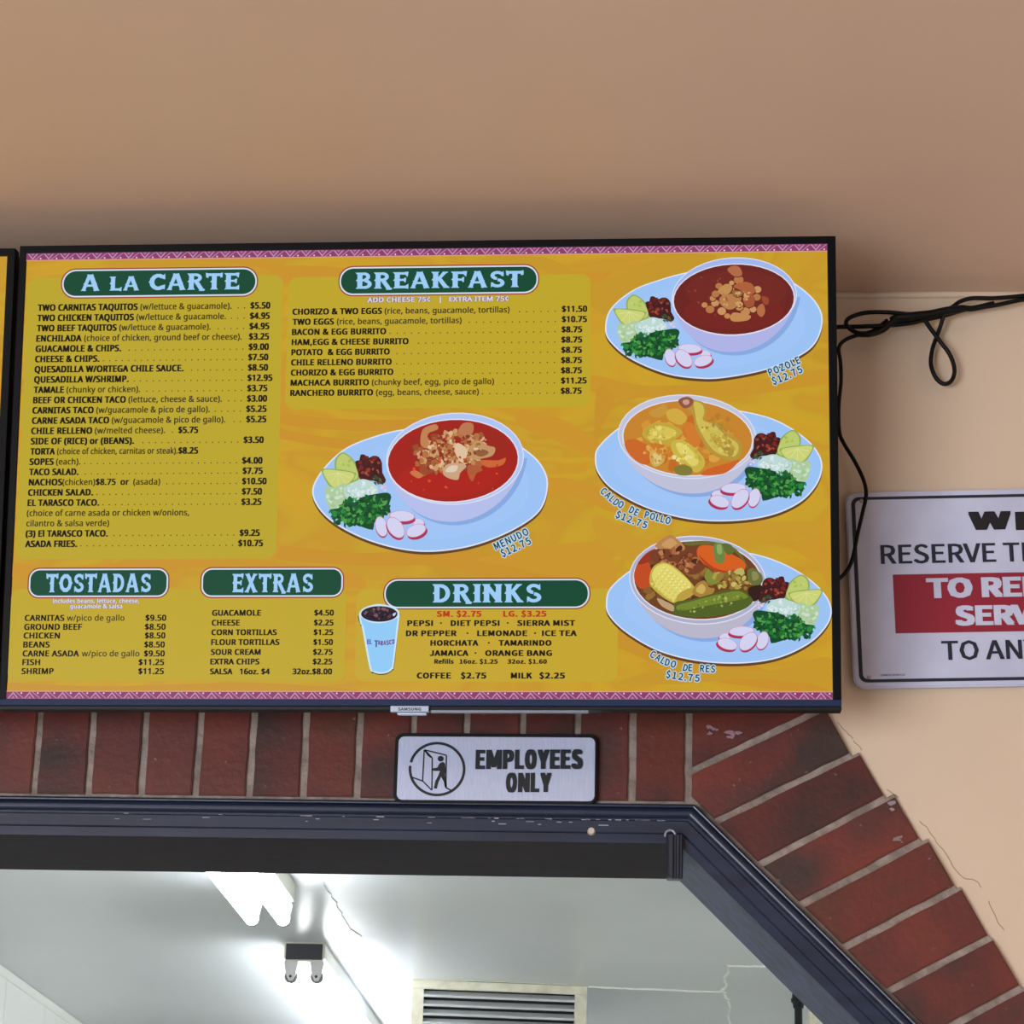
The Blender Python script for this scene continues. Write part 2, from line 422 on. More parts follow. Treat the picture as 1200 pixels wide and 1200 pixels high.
# bright nicks where the paint has chipped along the bead
sc_me = []
for k in range(46):
    px = random.choice([random.uniform(5, 780), random.uniform(500, 780)]); q = on_y(px, 962+px*.0135, -.0228)
    w = random.uniform(.0015, .009)*random.random()+.001; zz = p_h+random.choice([.0205, .0208, .0202, .0206, .0160, .0120]); hh = random.uniform(.0002, .0008); bm = bmesh.new()
    box(bm, (q.x-w, -.0226, zz-hh), (q.x+w, -.0200, zz+hh), 0)
    sc_me.append(bm)
bm = bmesh.new()
for b in sc_me:
    me = bpy.data.meshes.new('t'); b.to_mesh(me); b.free(); bm.from_mesh(me); bpy.data.meshes.remove(me)
o = from_bm('paint_chips', bm, M_scuff, tr); o['kind'] = 'stuff'
q = on_y(693, 974, -.022)
bm = bmesh.new()
for k in range(3): pass
cyl(bm, (q.x, -.020, q.z), (q.x, -.026, q.z), .0065, .0045, 20)
from_bm('screw_cover', bm, mat('cream_cap', (205, 195, 185), .4), tr)

# ------------------------------------------------------------------ brick arch
def wp(x, y, Y=0): q = on_y(x, y, Y); return Vector((q.x, q.z))
YF = -.012
tops = [(-78, -90), (-14, -24), (49, 40), (111, 103.5), (173, 166), (237, 229), (299, 292), (360, 355), (423.5, 418.5), (486, 482), (548, 545), (613, 610.5), (677, 675), (741.5, 740), (807, 806)]
def inset(poly, d):
    n = len(poly); out = []
    A = sum(poly[i].x*poly[(i+1) % n].y-poly[(i+1) % n].x*poly[i].y for i in range(n))
    sgn = 1 if A > 0 else -1
    for i in range(n):
        p0, p1, p2 = poly[i-1], poly[i], poly[(i+1) % n]
        d0 = (p1-p0).normalized(); d1 = (p2-p1).normalized()
        n0 = Vector((-d0.y, d0.x))*sgn; n1 = Vector((-d1.y, d1.x))*sgn
        b = (n0+n1); b = b/max(b.dot(n0), .25)
        out.append(p1+b*d)
    return out
bricks = []
ztop = wp(400, 792).y
zbot = p_h+.0475
for (a0, a1), (b0, b1) in zip(tops, tops[1:]):
    P = []
    for (t, bt) in ((a0, a1), (b0, b1)):
        T = wp(t, 841); B = wp(bt, 945); d = (B-T)/(B.y-T.y)
        P.append((Vector((T+d*(ztop-T.y))), Vector((T+d*(zbot-T.y)))))
    bricks.append([P[0][0], P[0][1], P[1][1], P[1][0]])
# more of the same course beyond the left edge of the view
x0 = bricks[0][0].x
for k in range(1, 16):
    bricks.append([Vector((x0-.083*k-.083+.083, ztop)), Vector((x0-.083*k, zbot)), Vector((x0-.083*k+.083, zbot)), Vector((x0-.083*k+.083, ztop))])
# diagonal run: joint lines (inner end, outer end)
J = [((811.5, 905), (951.5, 838.5)), ((838, 964.5), (1004, 884)), ((885, 1017), (1044, 933)), ((934, 1064), (1086, 984)), ((986.5, 1113), (1127, 1039)), ((1034, 1166), (1166, 1097)), ((1080, 1222), (1203, 1155))]
# line of the casing's outer edge on the wall
oc = Vector((cR.x, p_h)); nD = Vector((-dirD.y, dirD.x)); inner0 = oc+nD*.048
def hit(p, d, q, e):
    den = d.x*e.y-d.y*e.x; t = ((q.x-p.x)*e.y-(q.y-p.y)*e.x)/den; return p+d*t
Jw = []
for a, b in J:
    A = wp(*a); B = wp(*b); d = (B-A).normalized()
    Jw.append((hit(A, d, inner0, dirD), B, d))
for k in range(2):                    # two more below the frame
    A, B, d = Jw[-1]; s = dirD*.083; Jw.append((A+s, B+s, d))
vj = wp(807, 841); vjb = wp(806, 950); ax = (vjb-vj).normalized()
first_in = hit(vj, ax, Jw[0][0], Jw[0][2])
# cut brick between the vertical joint and the first diagonal joint
out0 = Jw[0][1]+Jw[0][2]*.045
topleft = hit(vj, ax, Vector((0, ztop)), Vector((1, 0)))
bricks.append([topleft, first_in, out0, Vector((out0.x-.02, ztop))])
vin = hit(vj, ax, inner0, dirD)
jj = [(first_in, out0, Jw[0][2])] + Jw[1:]
for i, ((a, b, d), (a2, b2, d2)) in enumerate(zip(jj, jj[1:])):
    # outer edge perpendicular to the joints' run, as laid
    perp = Vector((d2.y, -d2.x));
    if perp.y > 0: perp = -perp
    bo = b2-d2*.006; to = hit(bo, perp, a, d)
    if i == 0: poly = [a, vin, a2, bo, to]
    else: poly = [a, a2, bo, to]
    bricks.append(poly)
for P in bricks:
    Q = inset(P, 0.0056+random.uniform(-.0006, .0006)); c = sum(Q, Vector((0, 0)))/len(Q)
    # slightly uneven edges
    R = []
    for i in range(len(Q)):
        a, b = Q[i], Q[(i+1) % len(Q)]; n = max(2, int((b-a).length/.022))
        d = (b-a).normalized(); nn = Vector((-d.y, d.x))
        for k in range(n):
            j = random.uniform(-.0007, .0007) if k else 0
            R.append(a.lerp(b, k/n)+nn*j)
    bm = bmesh.new(); prism(bm, [(p.x-c.x, p.y-c.y) for p in R], 1, YF, -.0005, .0016)
    o = from_bm('brick', bm, M_brick, wall); o.location = (c.x, random.uniform(-.0015, .001), c.y)
    o.rotation_euler = (random.uniform(-.004, .004), 0, 0)
# mortar bed behind the bricks
outer = [p for p in ([b[3] if len(b) == 4 else b[4] for b in bricks[-(len(jj)-1):]])]
bo_all = []
for P in bricks[-(len(jj)-1):]:
    o_ = P[-2]; t_ = P[-1]; dd = (o_-P[-3]).normalized() if len(P) == 4 else (o_-P[2]).normalized()
    bo_all += [t_-dd*.004, o_-dd*.004]
last = bricks[-1]
mort = [Vector((x0-.083*15, zbot-.001)), Vector((vin.x, zbot-.001)), last[1] if len(last) == 4 else last[2]] + bo_all[::-1] + [Vector((out0.x-.02, ztop)), Vector((x0-.083*15, ztop))]
bm = bmesh.new(); prism(bm, [(p.x, p.y) for p in mort], 1, -.0065, -.0002); bmesh.ops.triangulate(bm, faces=bm.faces[:])
from_bm('mortar', bm, M_mortar, wall)
# old pink-white paint splashes dabbed on two bricks
def splash(cx, cy, rx, ry, n, seed, col):
    rnd = random.Random(seed); bm = bmesh.new()
    for k in range(n):
        a = rnd.uniform(0, 6.28); r = math.sqrt(rnd.random()); x, y = cx+rx*r*math.cos(a), cy+ry*r*math.sin(a); e = rnd.uniform(1.0, 3.4)
        pts = []
        for q in range(7):
            t = q*.8976; w = e*rnd.uniform(.5, 1.2); p = on_y(x+w*1.5*math.cos(t), y+w*.8*math.sin(t), YF-.0022-.00002*k); pts.append(bm.verts.new(p))
        bm.faces.new(pts)
    o = from_bm('paint_splash', bm, mat('old_paint_splash', col, .7), wall); o['kind'] = 'stuff'
splash(859, 858, 12, 8, 13, 4, (150, 118, 132)); splash(834, 856, 6, 7, 6, 5, (140, 118, 130)); splash(1046, 944, 4, 5, 6, 6, (150, 135, 140)); splash(1056, 984, 7, 3, 6, 8, (140, 118, 118))
# hairline cracks in the plaster beside the arch
for pts in ([(982, 846), (992, 858), (1000, 866)], [(1077, 962), (1088, 972), (1098, 987), (1110, 1003), (1118, 1018), (1130, 1029), (1142, 1031), (1150, 1040)], [(1000, 868), (1011, 879)], [(1158, 1056), (1166, 1074), (1176, 1090)], [(1040, 925), (1052, 934)]):
    pp = [on_y(x+random.uniform(-1, 1), y, -.0002) for x, y in catmull(pts, False, 4)]
    bm = bmesh.new(); tube(bm, pp, .0007, 5); from_bm('crack', bm, mat('crack_shadow_brown', (176, 148, 122), .9), wall)
# roll-edge of the wall/ceiling joint
pp = [Vector((x/10, -.001+random.uniform(-.001, .001), ZC-.003+random.uniform(-.0015, .001))) for x in range(-41, 42)]
bm = bmesh.new(); tube(bm, pp, .006, 8); from_bm('plaster_ridge', bm, M_wall, wall, True)

# hanging grooved track end at the corner of the frame
t = thing('door_track', 'dark grooved metal track end hanging at the corner of the navy door frame', 'bracket')
e0 = on_y(791, 979, .03); zt = p_h-.014
prof2 = [(0, 0), (.004, -.002)]
bm = bmesh.new()
pts = [(-.012, .012), (-.013, -.004), (-.009, -.013), (-.003, -.013), (-.0015, -.007), (.0015, -.007), (.003, -.011), (.006, -.011), (.0075, -.006), (.010, -.006), (.012, -.003), (.012, .012)]
A = on_y(791, 981, .0); B = on_y(790, 1036, .0)
prism(bm, pts, 2, B.z, A.z-.006, .0012)
o = from_bm('channel', bm, mat('dark_metal_channel', (58, 62, 76), .3, metal=.5), t); o.location = (A.x, -.034, 0)
bm = bmesh.new()
pp = [(-.009+.0075*math.cos(a)+.002, 0, .0075*math.sin(a)) for a in [math.radians(200-k*18) for k in range(12)]]
tube(bm, pp, .002, 8); o = from_bm('hook', bm, mat('worn_hook_metal', (150, 155, 175), .35, metal=.5), t, True); o.location = (A.x+.0, -.040, A.z-.006)
bm = bmesh.new(); box(bm, (-.003, .0, B.z+.02), (.012, .014, A.z-.008), .001); o = from_bm('mounting_plate', bm, M_endcap, t); o.location = (A.x, -.036, 0)

# ------------------------------------------------------------------ televisions
TVW, TVH = 1.231, .707
TVC = Vector((-.39024, 3.68229-3.947, 1.358+1.6))
def rotm(a, b, c):
    return Matrix.Rotation(a, 4, 'Z') @ Matrix.Rotation(b, 4, 'X') @ Matrix.Rotation(c, 4, 'Y')
TVM = Matrix.Translation(TVC) @ rotm(-.01519, .15158, -.00508)
TVI = TVM.inverted()
def tvmap(px, py):
    r = TVI.to_3x3() @ ray(px, py); o = TVI @ CAM; t = -o.y/r.y; q = o+r*t
    return (q.x, q.z)
SCR_Y = .003
sl = tvmap(29.5, 297.5); sr = tvmap(967.8, 285.2); bl = tvmap(3, 818.9); br = tvmap(976.3, 820)
SX0 = -.5*TVW+.011; SX1 = .5*TVW-.0125; SZ1 = (sl[1]+sr[1])/2; SZ0 = (bl[1]+br[1])/2
def make_tv(label, mw):
    t = thing('wall_television', label, 'television', 'menu televisions on the wall', mw)
    # thin bezel frame with hollow middle
    bm = bmesh.new(); W, H = TVW/2, TVH/2
    def bar(x0, z0, x1, z1, y0=0, y1=.022): box(bm, (x0, y0, z0), (x1, y1, z1), .0012)
    bar(-W, SZ0, SX0, H); bar(SX1, SZ0, W, H); bar(SX0-.001, SZ1, SX1+.001, H)
    from_bm('bezel', bm, M_bezel, t)
    bm = bmesh.new(); box(bm, (-W, -.002, -H+.0062), (W, .02, SZ0), .0015)
    from_bm('bottom_lip', bm, M_lip, t)
    bm = bmesh.new(); box(bm, (-W, .0, -H), (W, .035, -H+.0064), .0015)
    from_bm('underside', bm, M_black, t)
    # back shell, deeper in the middle
    bm = bmesh.new(); box(bm, (-W+.002, .022, -H+.004), (W-.002, .036, H-.004), .002)
    from_bm('back_shell', bm, M_black, t)
    bm = bmesh.new(); box(bm, (-.42, .036, -H+.03), (.42, .054, .14), .006); from_bm('electronics_cover', bm, M_black, t)
    bm = bmesh.new(); box(bm, (SX0-.001, SCR_Y, SZ0-.001), (SX1+.001, .02, SZ1+.001))
    s = from_bm('screen', bm, M_screenbg, t)
    # wall mount behind
    bm = bmesh.new()
    inv = mw.inverted()
    box(bm, (-.22, .054, -.12), (-.18, .06, .12), .001); from_bm('mount_rail', bm, M_black, t)
    bm = bmesh.new(); box(bm, (.18, .054, -.12), (.22, .06, .12), .001); from_bm('mount_rail', bm, M_black, t)
    for zz in (-.09, .09):
        for xx in (-.2, .2):
            p = mw @ Vector((xx, .058, zz)); q = Vector((p.x, -.001, p.z)); bm = bmesh.new(); cyl(bm, inv @ p, inv @ q, .008, n=8); from_bm('mount_arm', bm, M_black, t)
    return t, s
tv, scr = make_tv('large black wall television showing the yellow menu with dishes and prices', TVM)
# its neighbour, whose right bezel enters the view at the left
g = TVM @ Vector((-TVW-.0065, 0, -.0035))
TV2M = TVM.copy(); TV2M.translation = g
tv2, scr2 = make_tv('black wall television cut off by the left edge beside the large menu television', TV2M)

# logo tab and standby light bar under the main screen
def tv_box(name, a, b, y0, y1, m, bev=.001):
    u0, v0 = tvmap(*a); u1, v1 = tvmap(*b)
    bm = bmesh.new(); box(bm, (u0, y0, min(v0, v1)), (u1, y1, max(v0, v1)), bev); return from_bm(name, bm, m, tv)
tab = tv_box('logo_tab', (458, 827.5), (503, 835), -.006, .006, M_silver)
tv_box('sensor_window', (466, 835.3), (500, 838.2), -.005, .006, mat('pale_sensor', (175, 190, 220), .3))
tv_box('light_bar', (505, 832), (690, 836), -.003, .004, mat('grey_light_bar', (110, 116, 130), .35, metal=.3))

YEL = (206, 166, 45)
# pattern strips along the top and bottom of the picture
P = Print(tvmap, 1.2e-5, .0004)
def strip(z0, z1, up):
    P.raw([(SX0, z0), (SX1, z0), (SX1, z1), (SX0, z1)], [(0, 1, 2), (0, 2, 3)], (142, 62, 104))
    h = z1-z0; per = .0246; n = int((SX1-SX0)/per)+1; A = []; 
    lo, hi = (z0, z1) if up else (z1, z0)
    def T(a, col, upp): P.raw(a, [(0, 1, 2)] if len(a) == 3 else [(0, 1, 2), (0, 2, 3)], col, upp)
    for k in range(n):
        x = SX0+.002+k*per
        w = min(per, SX1-x); 
        if w < per: break
        s = 1 if up else -1; yb = z0+.0006 if up else z1-.0006; H = h*.88*s
        T([(x, yb), (x+.016, yb), (x+.008, yb+H)], (196, 150, 190), k == 0)
    for k in range(n):
        x = SX0+.002+k*per
        if x+per > SX1: break
        s = 1 if up else -1; yb = z0+.0006 if up else z1-.0006; H = h*.88*s
        T([(x+.0022, yb), (x+.0138, yb), (x+.008, yb+H*.72)], (140, 58, 108), k == 0)
    for k in range(n):
        x = SX0+.002+k*per
        if x+per > SX1: break
        s = 1 if up else -1; yb = z0+.0006 if up else z1-.0006; H = h*.88*s
        T([(x+.005, yb), (x+.011, yb), (x+.008, yb+H*.38)], (180, 120, 165), k == 0)
        T([(x+.0108, yb+H), (x+.0228, yb), (x+.0246, yb), (x+.0128, yb+H)], (190, 140, 185), False)
        c = (x+.0202, yb+H*.8)
        P.raw([(c[0]+.0013*math.cos(q*1.047), c[1]+.0013*math.sin(q*1.047)) for q in range(6)], [(0, 1, 2), (0, 2, 3), (0, 3, 4), (0, 4, 5)], (245, 215, 240), False)
    zz = z1 if up else z0
    P.raw([(SX0, zz-.0006), (SX1, zz-.0006), (SX1, zz+.0006), (SX0, zz+.0006)], [(0, 1, 2), (0, 2, 3)], (225, 160, 150))
strip(SZ0+.0002, SZ0+.0112, True); P.build('pattern_strip', M_print, scr)
P = Print(tvmap, 1.2e-5, .0004)
strip(SZ1-.0112, SZ1-.0002, False); P.build('pattern_strip', M_print, scr)

# orange swirls of the backdrop
def tvclamp(px, py):
    q = tvmap(px, py); return (min(max(q[0], SX0+.0005), SX1-.0005), min(max(q[1], SZ0+.0005), SZ1-.0005))
P = Print(tvclamp, 1.2e-5, .00002)
O1, O2, Y2 = (210, 146, 40), (214, 152, 44), (212, 176, 52)
for pts, c in [
    ([(330, 312), (430, 318), (520, 352), (700, 318), (700, 330), (600, 362), (510, 372), (420, 340), (330, 330)], (212, 148, 42)),
    ([(560, 305), (640, 318), (716, 372), (760, 340), (840, 302), (780, 300), (700, 330), (640, 302)], (202, 158, 40)),
    ([(318, 478), (345, 486), (420, 492), (500, 492), (480, 502), (420, 505), (350, 500), (322, 492)], O1),
    ([(322, 500), (352, 508), (420, 516), (460, 522), (440, 528), (380, 524), (340, 516), (320, 512)], O1),
    ([(330, 640), (420, 648), (560, 646), (700, 690), (860, 770), (965, 806), (960, 812), (800, 790), (650, 720), (540, 668), (420, 662), (330, 656)], O1),
    ([(560, 655), (640, 640), (700, 636), (720, 660), (716, 690), (650, 676), (600, 664)], (214, 156, 44)),
    ([(610, 480), (660, 492), (704, 520), (704, 540), (660, 520), (610, 500)], O2),
    ([(640, 560), (690, 566), (730, 590), (716, 600), (680, 584), (640, 580)], O2),
    ([(700, 602), (760, 632), (850, 612), (960, 610), (972, 596), (972, 622), (900, 634), (820, 636), (740, 656), (700, 630)], (210, 162, 44)),
    ([(695, 440), (760, 452), (880, 446), (968, 432), (968, 448), (880, 462), (780, 466), (700, 462)], (208, 152, 40)),
    ([(700, 456), (720, 468), (705, 500), (697, 520)], (206, 146, 40)),
    ([(8, 660), (80, 664), (230, 652), (400, 668), (420, 690), (300, 664), (200, 668), (80, 676), (8, 676)], O2),
    ([(5, 800), (120, 804), (300, 800), (420, 810), (200, 809), (5, 809)], (206, 150, 44)),
    ([(30, 302), (160, 304), (300, 312), (320, 340), (326, 420), (332, 360), (330, 320), (322, 306), (200, 300)], (212, 150, 44)),
    ([(324, 430), (334, 440), (334, 480), (326, 500), (320, 600), (328, 640), (318, 650), (322, 500)], (212, 152, 44)),
    ([(724, 800), (800, 780), (900, 786), (970, 770), (972, 800), (880, 796), (790, 802)], (204, 158, 42)),
    ([(930, 640), (972, 628), (972, 690), (960, 664)], (212, 158, 42)),
    ([(725, 470), (760, 460), (724, 476), (702, 490)], (206, 150, 42))]:
    P.poly(pts, tuple((a+b)//2 for a, b in zip(c, (198, 148, 40))), 6)
# pale menu panels
PAN = (194, 168, 40)
P.rrect(26, 324, 328, 655, 12, (190, 168, 42)); P.rrect(336, 323, 692, 478.5, 12, PAN)
P.rrect(9, 690, 405, 798.5, 10, PAN); P.rrect(417, 690, 724, 799, 12, (200, 168, 44))
P.build('menu_panel', M_print, scr)

# --- decorative title lettering: wedge-serif capitals made of strokes
def glyph(ch):
    """list of polygons in a unit-high box, and the width"""
    T = .225
    def bar(x0, y0, x1, y1, w=T, w2=None):
        w2 = w if w2 is None else w2
        l = math.hypot(x1-x0, y1-y0); nx, ny = -(y1-y0)/l, (x1-x0)/l
        return [(x0+nx*w/2, y0+ny*w/2), (x1+nx*w2/2, y1+ny*w2/2), (x1-nx*w2/2, y1-ny*w2/2), (x0-nx*w/2, y0-ny*w/2)]
    def stem(x, y0=0, y1=1):
        m = (y0+y1)/2
        return [bar(x, y0, x, y1), [(x-T/2-.09, y1), (x+T/2+.05, y1), (x+T/2, y1-.1), (x-T/2, y1-.14)], [(x-T/2-.07, y0), (x+T/2+.07, y0), (x+T/2, y0+.11), (x-T/2, y0+.11)],
                [(x-T/2, m+.10), (x-T/2-.07, m), (x-T/2, m-.06)]]
    def arc(cx, cy, rx, ry, a0, a1, w=T):
        out = []; n = 10
        for k in range(n):
            t0, t1 = [math.radians(a0+(a1-a0)*q/n) for q in (k, k+1)]
            out.append([(cx+(rx+w/2)*math.cos(t0), cy+(ry+w/2)*math.sin(t0)), (cx+(rx+w/2)*math.cos(t1), cy+(ry+w/2)*math.sin(t1)), (cx+(rx-w/2)*math.cos(t1), cy+(ry-w/2)*math.sin(t1)), (cx+(rx-w/2)*math.cos(t0), cy+(ry-w/2)*math.sin(t0))])
        return out
    h = T/2
    if ch == 'A': return [bar(.12, 0, .40, 1, .16, .18), bar(.74, 0, .44, 1, .22, .22), bar(.2, .32, .66, .32, .13), [(.0, 0), (.26, 0), (.22, .1), (.06, .1)], [(.58, 0), (.88, 0), (.82, .1), (.62, .1)], [(.26, 1), (.56, 1), (.52, .86), (.36, .86)], [(.2, .36), (.1, .44), (.24, .5)], [(.64, .36), (.76, .44), (.6, .5)]], .88
    if ch == 'L': return stem(.2)+[bar(.2, .08, .62, .08, .16), [(.5, .12), (.68, .28), (.66, -.06), (.5, .0)]], .68
    if ch == 'C': return arc(.44, .5, .30, .40, 50, 310)+[[(.56, .74), (.74, 1.02), (.76, .66), (.68, .68)], [(.58, .28), (.76, .34), (.74, .04), (.6, .1)], [(.06, .58), (-.02, .5), (.06, .44)]], .78
    if ch == 'R': return stem(.2)+arc(.40, .73, .19, .19, -90, 90, .17)+[bar(.2, .92, .42, .92, .16), bar(.2, .54, .42, .54, .15), bar(.40, .54, .66, .04, .2, .2), [(.6, .14), (.84, .02), (.8, -.08), (.56, -.08)]], .80
    if ch == 'T': return stem(.40, 0, .95)+[bar(.04, .91, .78, .91, .17), [(.0, 1.04), (.16, .98), (.12, .70), (.02, .76)], [(.78, 1.04), (.62, .98), (.68, .72), (.78, .76)]], .80
    if ch == 'E': return stem(.2)+[bar(.2, .92, .64, .92, .15), bar(.2, .52, .54, .52, .13), bar(.2, .08, .64, .08, .16), [(.54, 1.02), (.70, 1.02), (.66, .70), (.56, .82)], [(.5, .64), (.6, .66), (.58, .36), (.5, .4)], [(.54, .14), (.70, .28), (.70, -.03), (.56, -.0)]], .72
    if ch == 'B': return stem(.2)+arc(.40, .74, .17, .18, -90, 90, .17)+arc(.42, .28, .22, .2, -90, 90, .18)+[bar(.2, .92, .42, .92, .16), bar(.2, .52, .44, .52, .14), bar(.2, .08, .44, .08, .16)], .76
    if ch == 'K': return stem(.2)+[bar(.28, .48, .60, .96, .14, .18), bar(.36, .58, .66, .04, .2, .2), [(.5, 1), (.76, 1), (.70, .90), (.54, .88)], [(.54, 0), (.84, 0), (.76, .12), (.6, .12)]], .82
    if ch == 'F': return stem(.2)+[bar(.2, .92, .66, .92, .15), bar(.2, .50, .54, .50, .13), [(.54, 1.02), (.72, 1.02), (.68, .68), (.56, .82)], [(.5, .64), (.6, .66), (.58, .34), (.5, .38)]], .70
    if ch == 'S': return arc(.38, .73, .22, .19, 20, 265, .18)+arc(.38, .27, .23, .19, -160, 88, .18)+[[(.52, .80), (.64, 1.02), (.66, .68), (.56, .70)], [(.10, .32), (.1, -.02), (.24, .16), (.2, .3)]], .70
    if ch == 'O': return arc(.42, .5, .30, .40, 0, 360)+[[(.04, .58), (-.03, .5), (.04, .42)], [(.80, .58), (.87, .5), (.80, .42)]], .84
    if ch == 'D': return stem(.2)+arc(.34, .5, .32, .41, -90, 90, .19)+[bar(.1, .92, .36, .92, .16), bar(.1, .08, .36, .08, .16)], .80
    if ch == 'X': return [bar(.14, 0, .62, 1, .17), bar(.16, 1, .64, 0, .22), [(.0, 1), (.32, 1), (.26, .9), (.08, .9)], [(.5, 1), (.78, 1), (.7, .9), (.54, .9)], [(.0, 0), (.28, 0), (.22, .1), (.06, .1)], [(.5, 0), (.82, 0), (.74, .1), (.56, .1)]], .80
    if ch == 'I': return stem(.2), .36
    if ch == 'N': return stem(.18)+stem(.68)+[bar(.16, .96, .70, .06, .2)], .86
    return [], .38
def title(name_text, bx, r, lx0, lx1, ly0, ly1, small=()):
    P = Print(tvmap, 4e-5, .0003)
    x0, y0, x1, y1 = bx
    P.rrect(x0-1.5, y0-1.5, x1+1.5, y1+1.5, r+1.5, (160, 66, 52)); P.rrect(x0, y0, x1, y1, r, (215, 228, 246)); P.rrect(x0+1.7, y0+1.7, x1-1.7, y1-1.7, r-1.6, (16, 74, 50))
    gl = []; x = 0
    for i, ch in enumerate(name_text):
        g_, w = glyph(ch); s = .86 if i in small else 1.0
        gl.append((g_, x, s)); x += w*s+(.05 if ch != ' ' else 0)
    W = x-.05
    a = tvmap(lx0, (ly0+ly1)/2); b = tvmap(lx1, (ly0+ly1)/2); hi = tvmap((lx0+lx1)/2, ly0)[1]; lo = tvmap((lx0+lx1)/2, ly1)[1]
    sx = (b[0]-a[0])/W; sy = hi-lo; first = True
    for g_, gx, s in gl:
        for poly in g_:
            uv = [(a[0]+(gx+p[0]*s)*sx, lo+p[1]*sy*s) for p in poly]
            tr = tessellate_polygon([[Vector((p[0], p[1], 0)) for p in uv]])
            P.raw(uv, tr, (160, 208, 250), first); first = False
    P.build('title_banner', M_print, scr)
title('A LA CARTE', (73, 315, 301, 347.5), 16, 95, 281, 321, 340, small=(2, 3))
title('BREAKFAST', (398, 312, 630.5, 344.8), 16, 416.5, 614, 318.5, 337.5)
title('TOSTADAS', (34, 666.5, 197, 699.7), 12, 54, 177, 672.5, 694)
title('EXTRAS', (236.3, 665.8, 401.8, 699.4), 12, 272, 367, 672.5, 694)
title('DRINKS', (450.4, 678.6, 690.6, 712.7), 16, 506.5, 634.5, 684.5, 706)

# --- menu lettering
BK, GR = (30, 26, 14), (70, 60, 26)
def section(rows):
    P = Print(tvmap, 2e-5, .0003)
    for r in rows: 
        body, x0, yc, x1, cap, col, bold, *k = r
        P.text(body, x0, yc+cap/2, x1, cap, col, k[0] if k else 'humanist', bold, up=False)
    return P
def dots(P, x0, x1, y, sp=7.4):
    n = int((x1-x0)/sp)
    for k in range(n):
        P.ell(x0+sp*(k+.7), y+2.4, .8, .8, (62, 52, 20), n=6, up=False)
K = 3.529
R1 = [('TWO CARNITAS TAQUITOS', 156, 570, '(w/lettuce & guacamole).', 580, 958, '$5.50', 1035, 1118), ('TWO CHICKEN TAQUITOS', 154, 554, '(w/lettuce & guacamole.', 564, 935, '$4.95', 1033, 1116),
      ('TWO BEEF TAQUITOS', 152, 483, '(w/lettuce & guacamole).', 493, 872, '$4.95', 1031, 1114), ('ENCHILADA', 150, 338, '(choice of chicken, ground beef or cheese).', 348, 1000, '$3.25', 1029, 1113),
      ('GUACAMOLE & CHIPS.', 147, 502, '', 0, 0, '$9.00', 1028, 1112), ('CHEESE & CHIPS.', 145, 412, '', 0, 0, '$7.50', 1026, 1110), ('QUESADILLA W/ORTEGA CHILE SAUCE.', 143, 760, '', 0, 0, '$8.50', 1025, 1109),
      ('QUESADILLA W/SHRIMP.', 141, 533, '', 0, 0, '$12.95', 1023, 1127), ('TAMALE', 139, 265, '(chunky or chicken).', 275, 580, '$3.75', 1022, 1106), ('BEEF OR CHICKEN TACO', 137, 521, '(lettuce, cheese & sauce).', 531, 918, '$3.00', 1021, 1105),
      ('CARNITAS TACO', 134, 388, '(w/guacamole & pico de gallo).', 398, 868, '$5.25', 1018, 1103), ('CARNE ASADA TACO', 132, 452, '(w/guacamole & pico de gallo).', 462, 932, '$5.25', 1018, 1102), ('CHILE RELLENO', 129, 382, '(w/melted cheese).', 392, 683, '$5.75', 737, 820),
      ('SIDE OF (RICE) or (BEANS).', 127, 555, '', 0, 0, '$3.50', 1007, 1091), ('TORTA', 125, 228, '(choice of chicken, carnitas or steak).', 236, 735, '$8.25', 737, 820), ('SOPES', 122, 223, '(each).', 232, 333, '$4.00', 1001, 1086),
      ('TACO SALAD.', 120, 326, '', 0, 0, '$7.75', 1003, 1087), ('NACHOS', 119, 258, '(chicken)', 258, 394, '$10.50', 1001, 1103), ('CHICKEN SALAD.', 116, 386, '', 0, 0, '$7.50', 1000, 1084), ('EL TARASCO TACO.', 114, 411, '', 0, 0, '$3.25', 998, 1082),
      ('', 0, 0, '(choice of carne asada or chicken w/onions,', 111, 783, '', 0, 0), ('', 0, 0, 'cilantro & salsa verde)', 109, 452, '', 0, 0), ('(3) El TARASCO TACO.', 106, 447, '', 0, 0, '$9.25', 991, 1075), ('ASADA FRIES.', 104, 320, '', 0, 0, '$10.75', 985, 1088)]
P = Print(tvmap, 2e-5, .0003)
def rowtext(P, body, x0, x1, xl, yl, cap, col, bold, kind='humanist'):
    """baseline follows the row: v is taken at the row's left end (xl, yl)"""
    v = tvmap(xl, yl+cap/2)[1]; vs, ts = text_geo(body, kind, 1+bold*(1.1 if kind == 'humanist' else .45))
    mn = min(q[0] for q in vs); mx_ = max(q[0] for q in vs)
    u0 = tvmap(x0, yl)[0]; u1 = tvmap(x1, yl)[0]; H = tvmap(xl, yl-cap/2)[1]-v; sy = H/cap_h(kind); bx = bold*H
    sx = (u1-u0-2*bx)/(mx_-mn); by = bold*.4*H
    for dx, dy in ([(0, 0)] if not bold else [(-bx, -by), (bx, -by), (-bx, by), (bx, by), (0, 0)]):
        P.raw([(u0+bx+(q[0]-mn)*sx+dx, v+q[1]*sy+dy) for q in vs], ts, col, False)
def rowdots(P, x0, x1, xl, yl, sp=7.4, col=(62, 52, 20)):
    v = tvmap(xl, yl+2.6)[1]; x = x1-sp*.9
    while x > x0+4:
        u = tvmap(x, yl)[0]; s = .0010
        P.raw([(u+s*math.cos(q*1.047), v+s*math.sin(q*1.047)) for q in range(6)], [(0, 1, 2), (0, 2, 3), (0, 3, 4), (0, 4, 5)], col, False); x -= sp
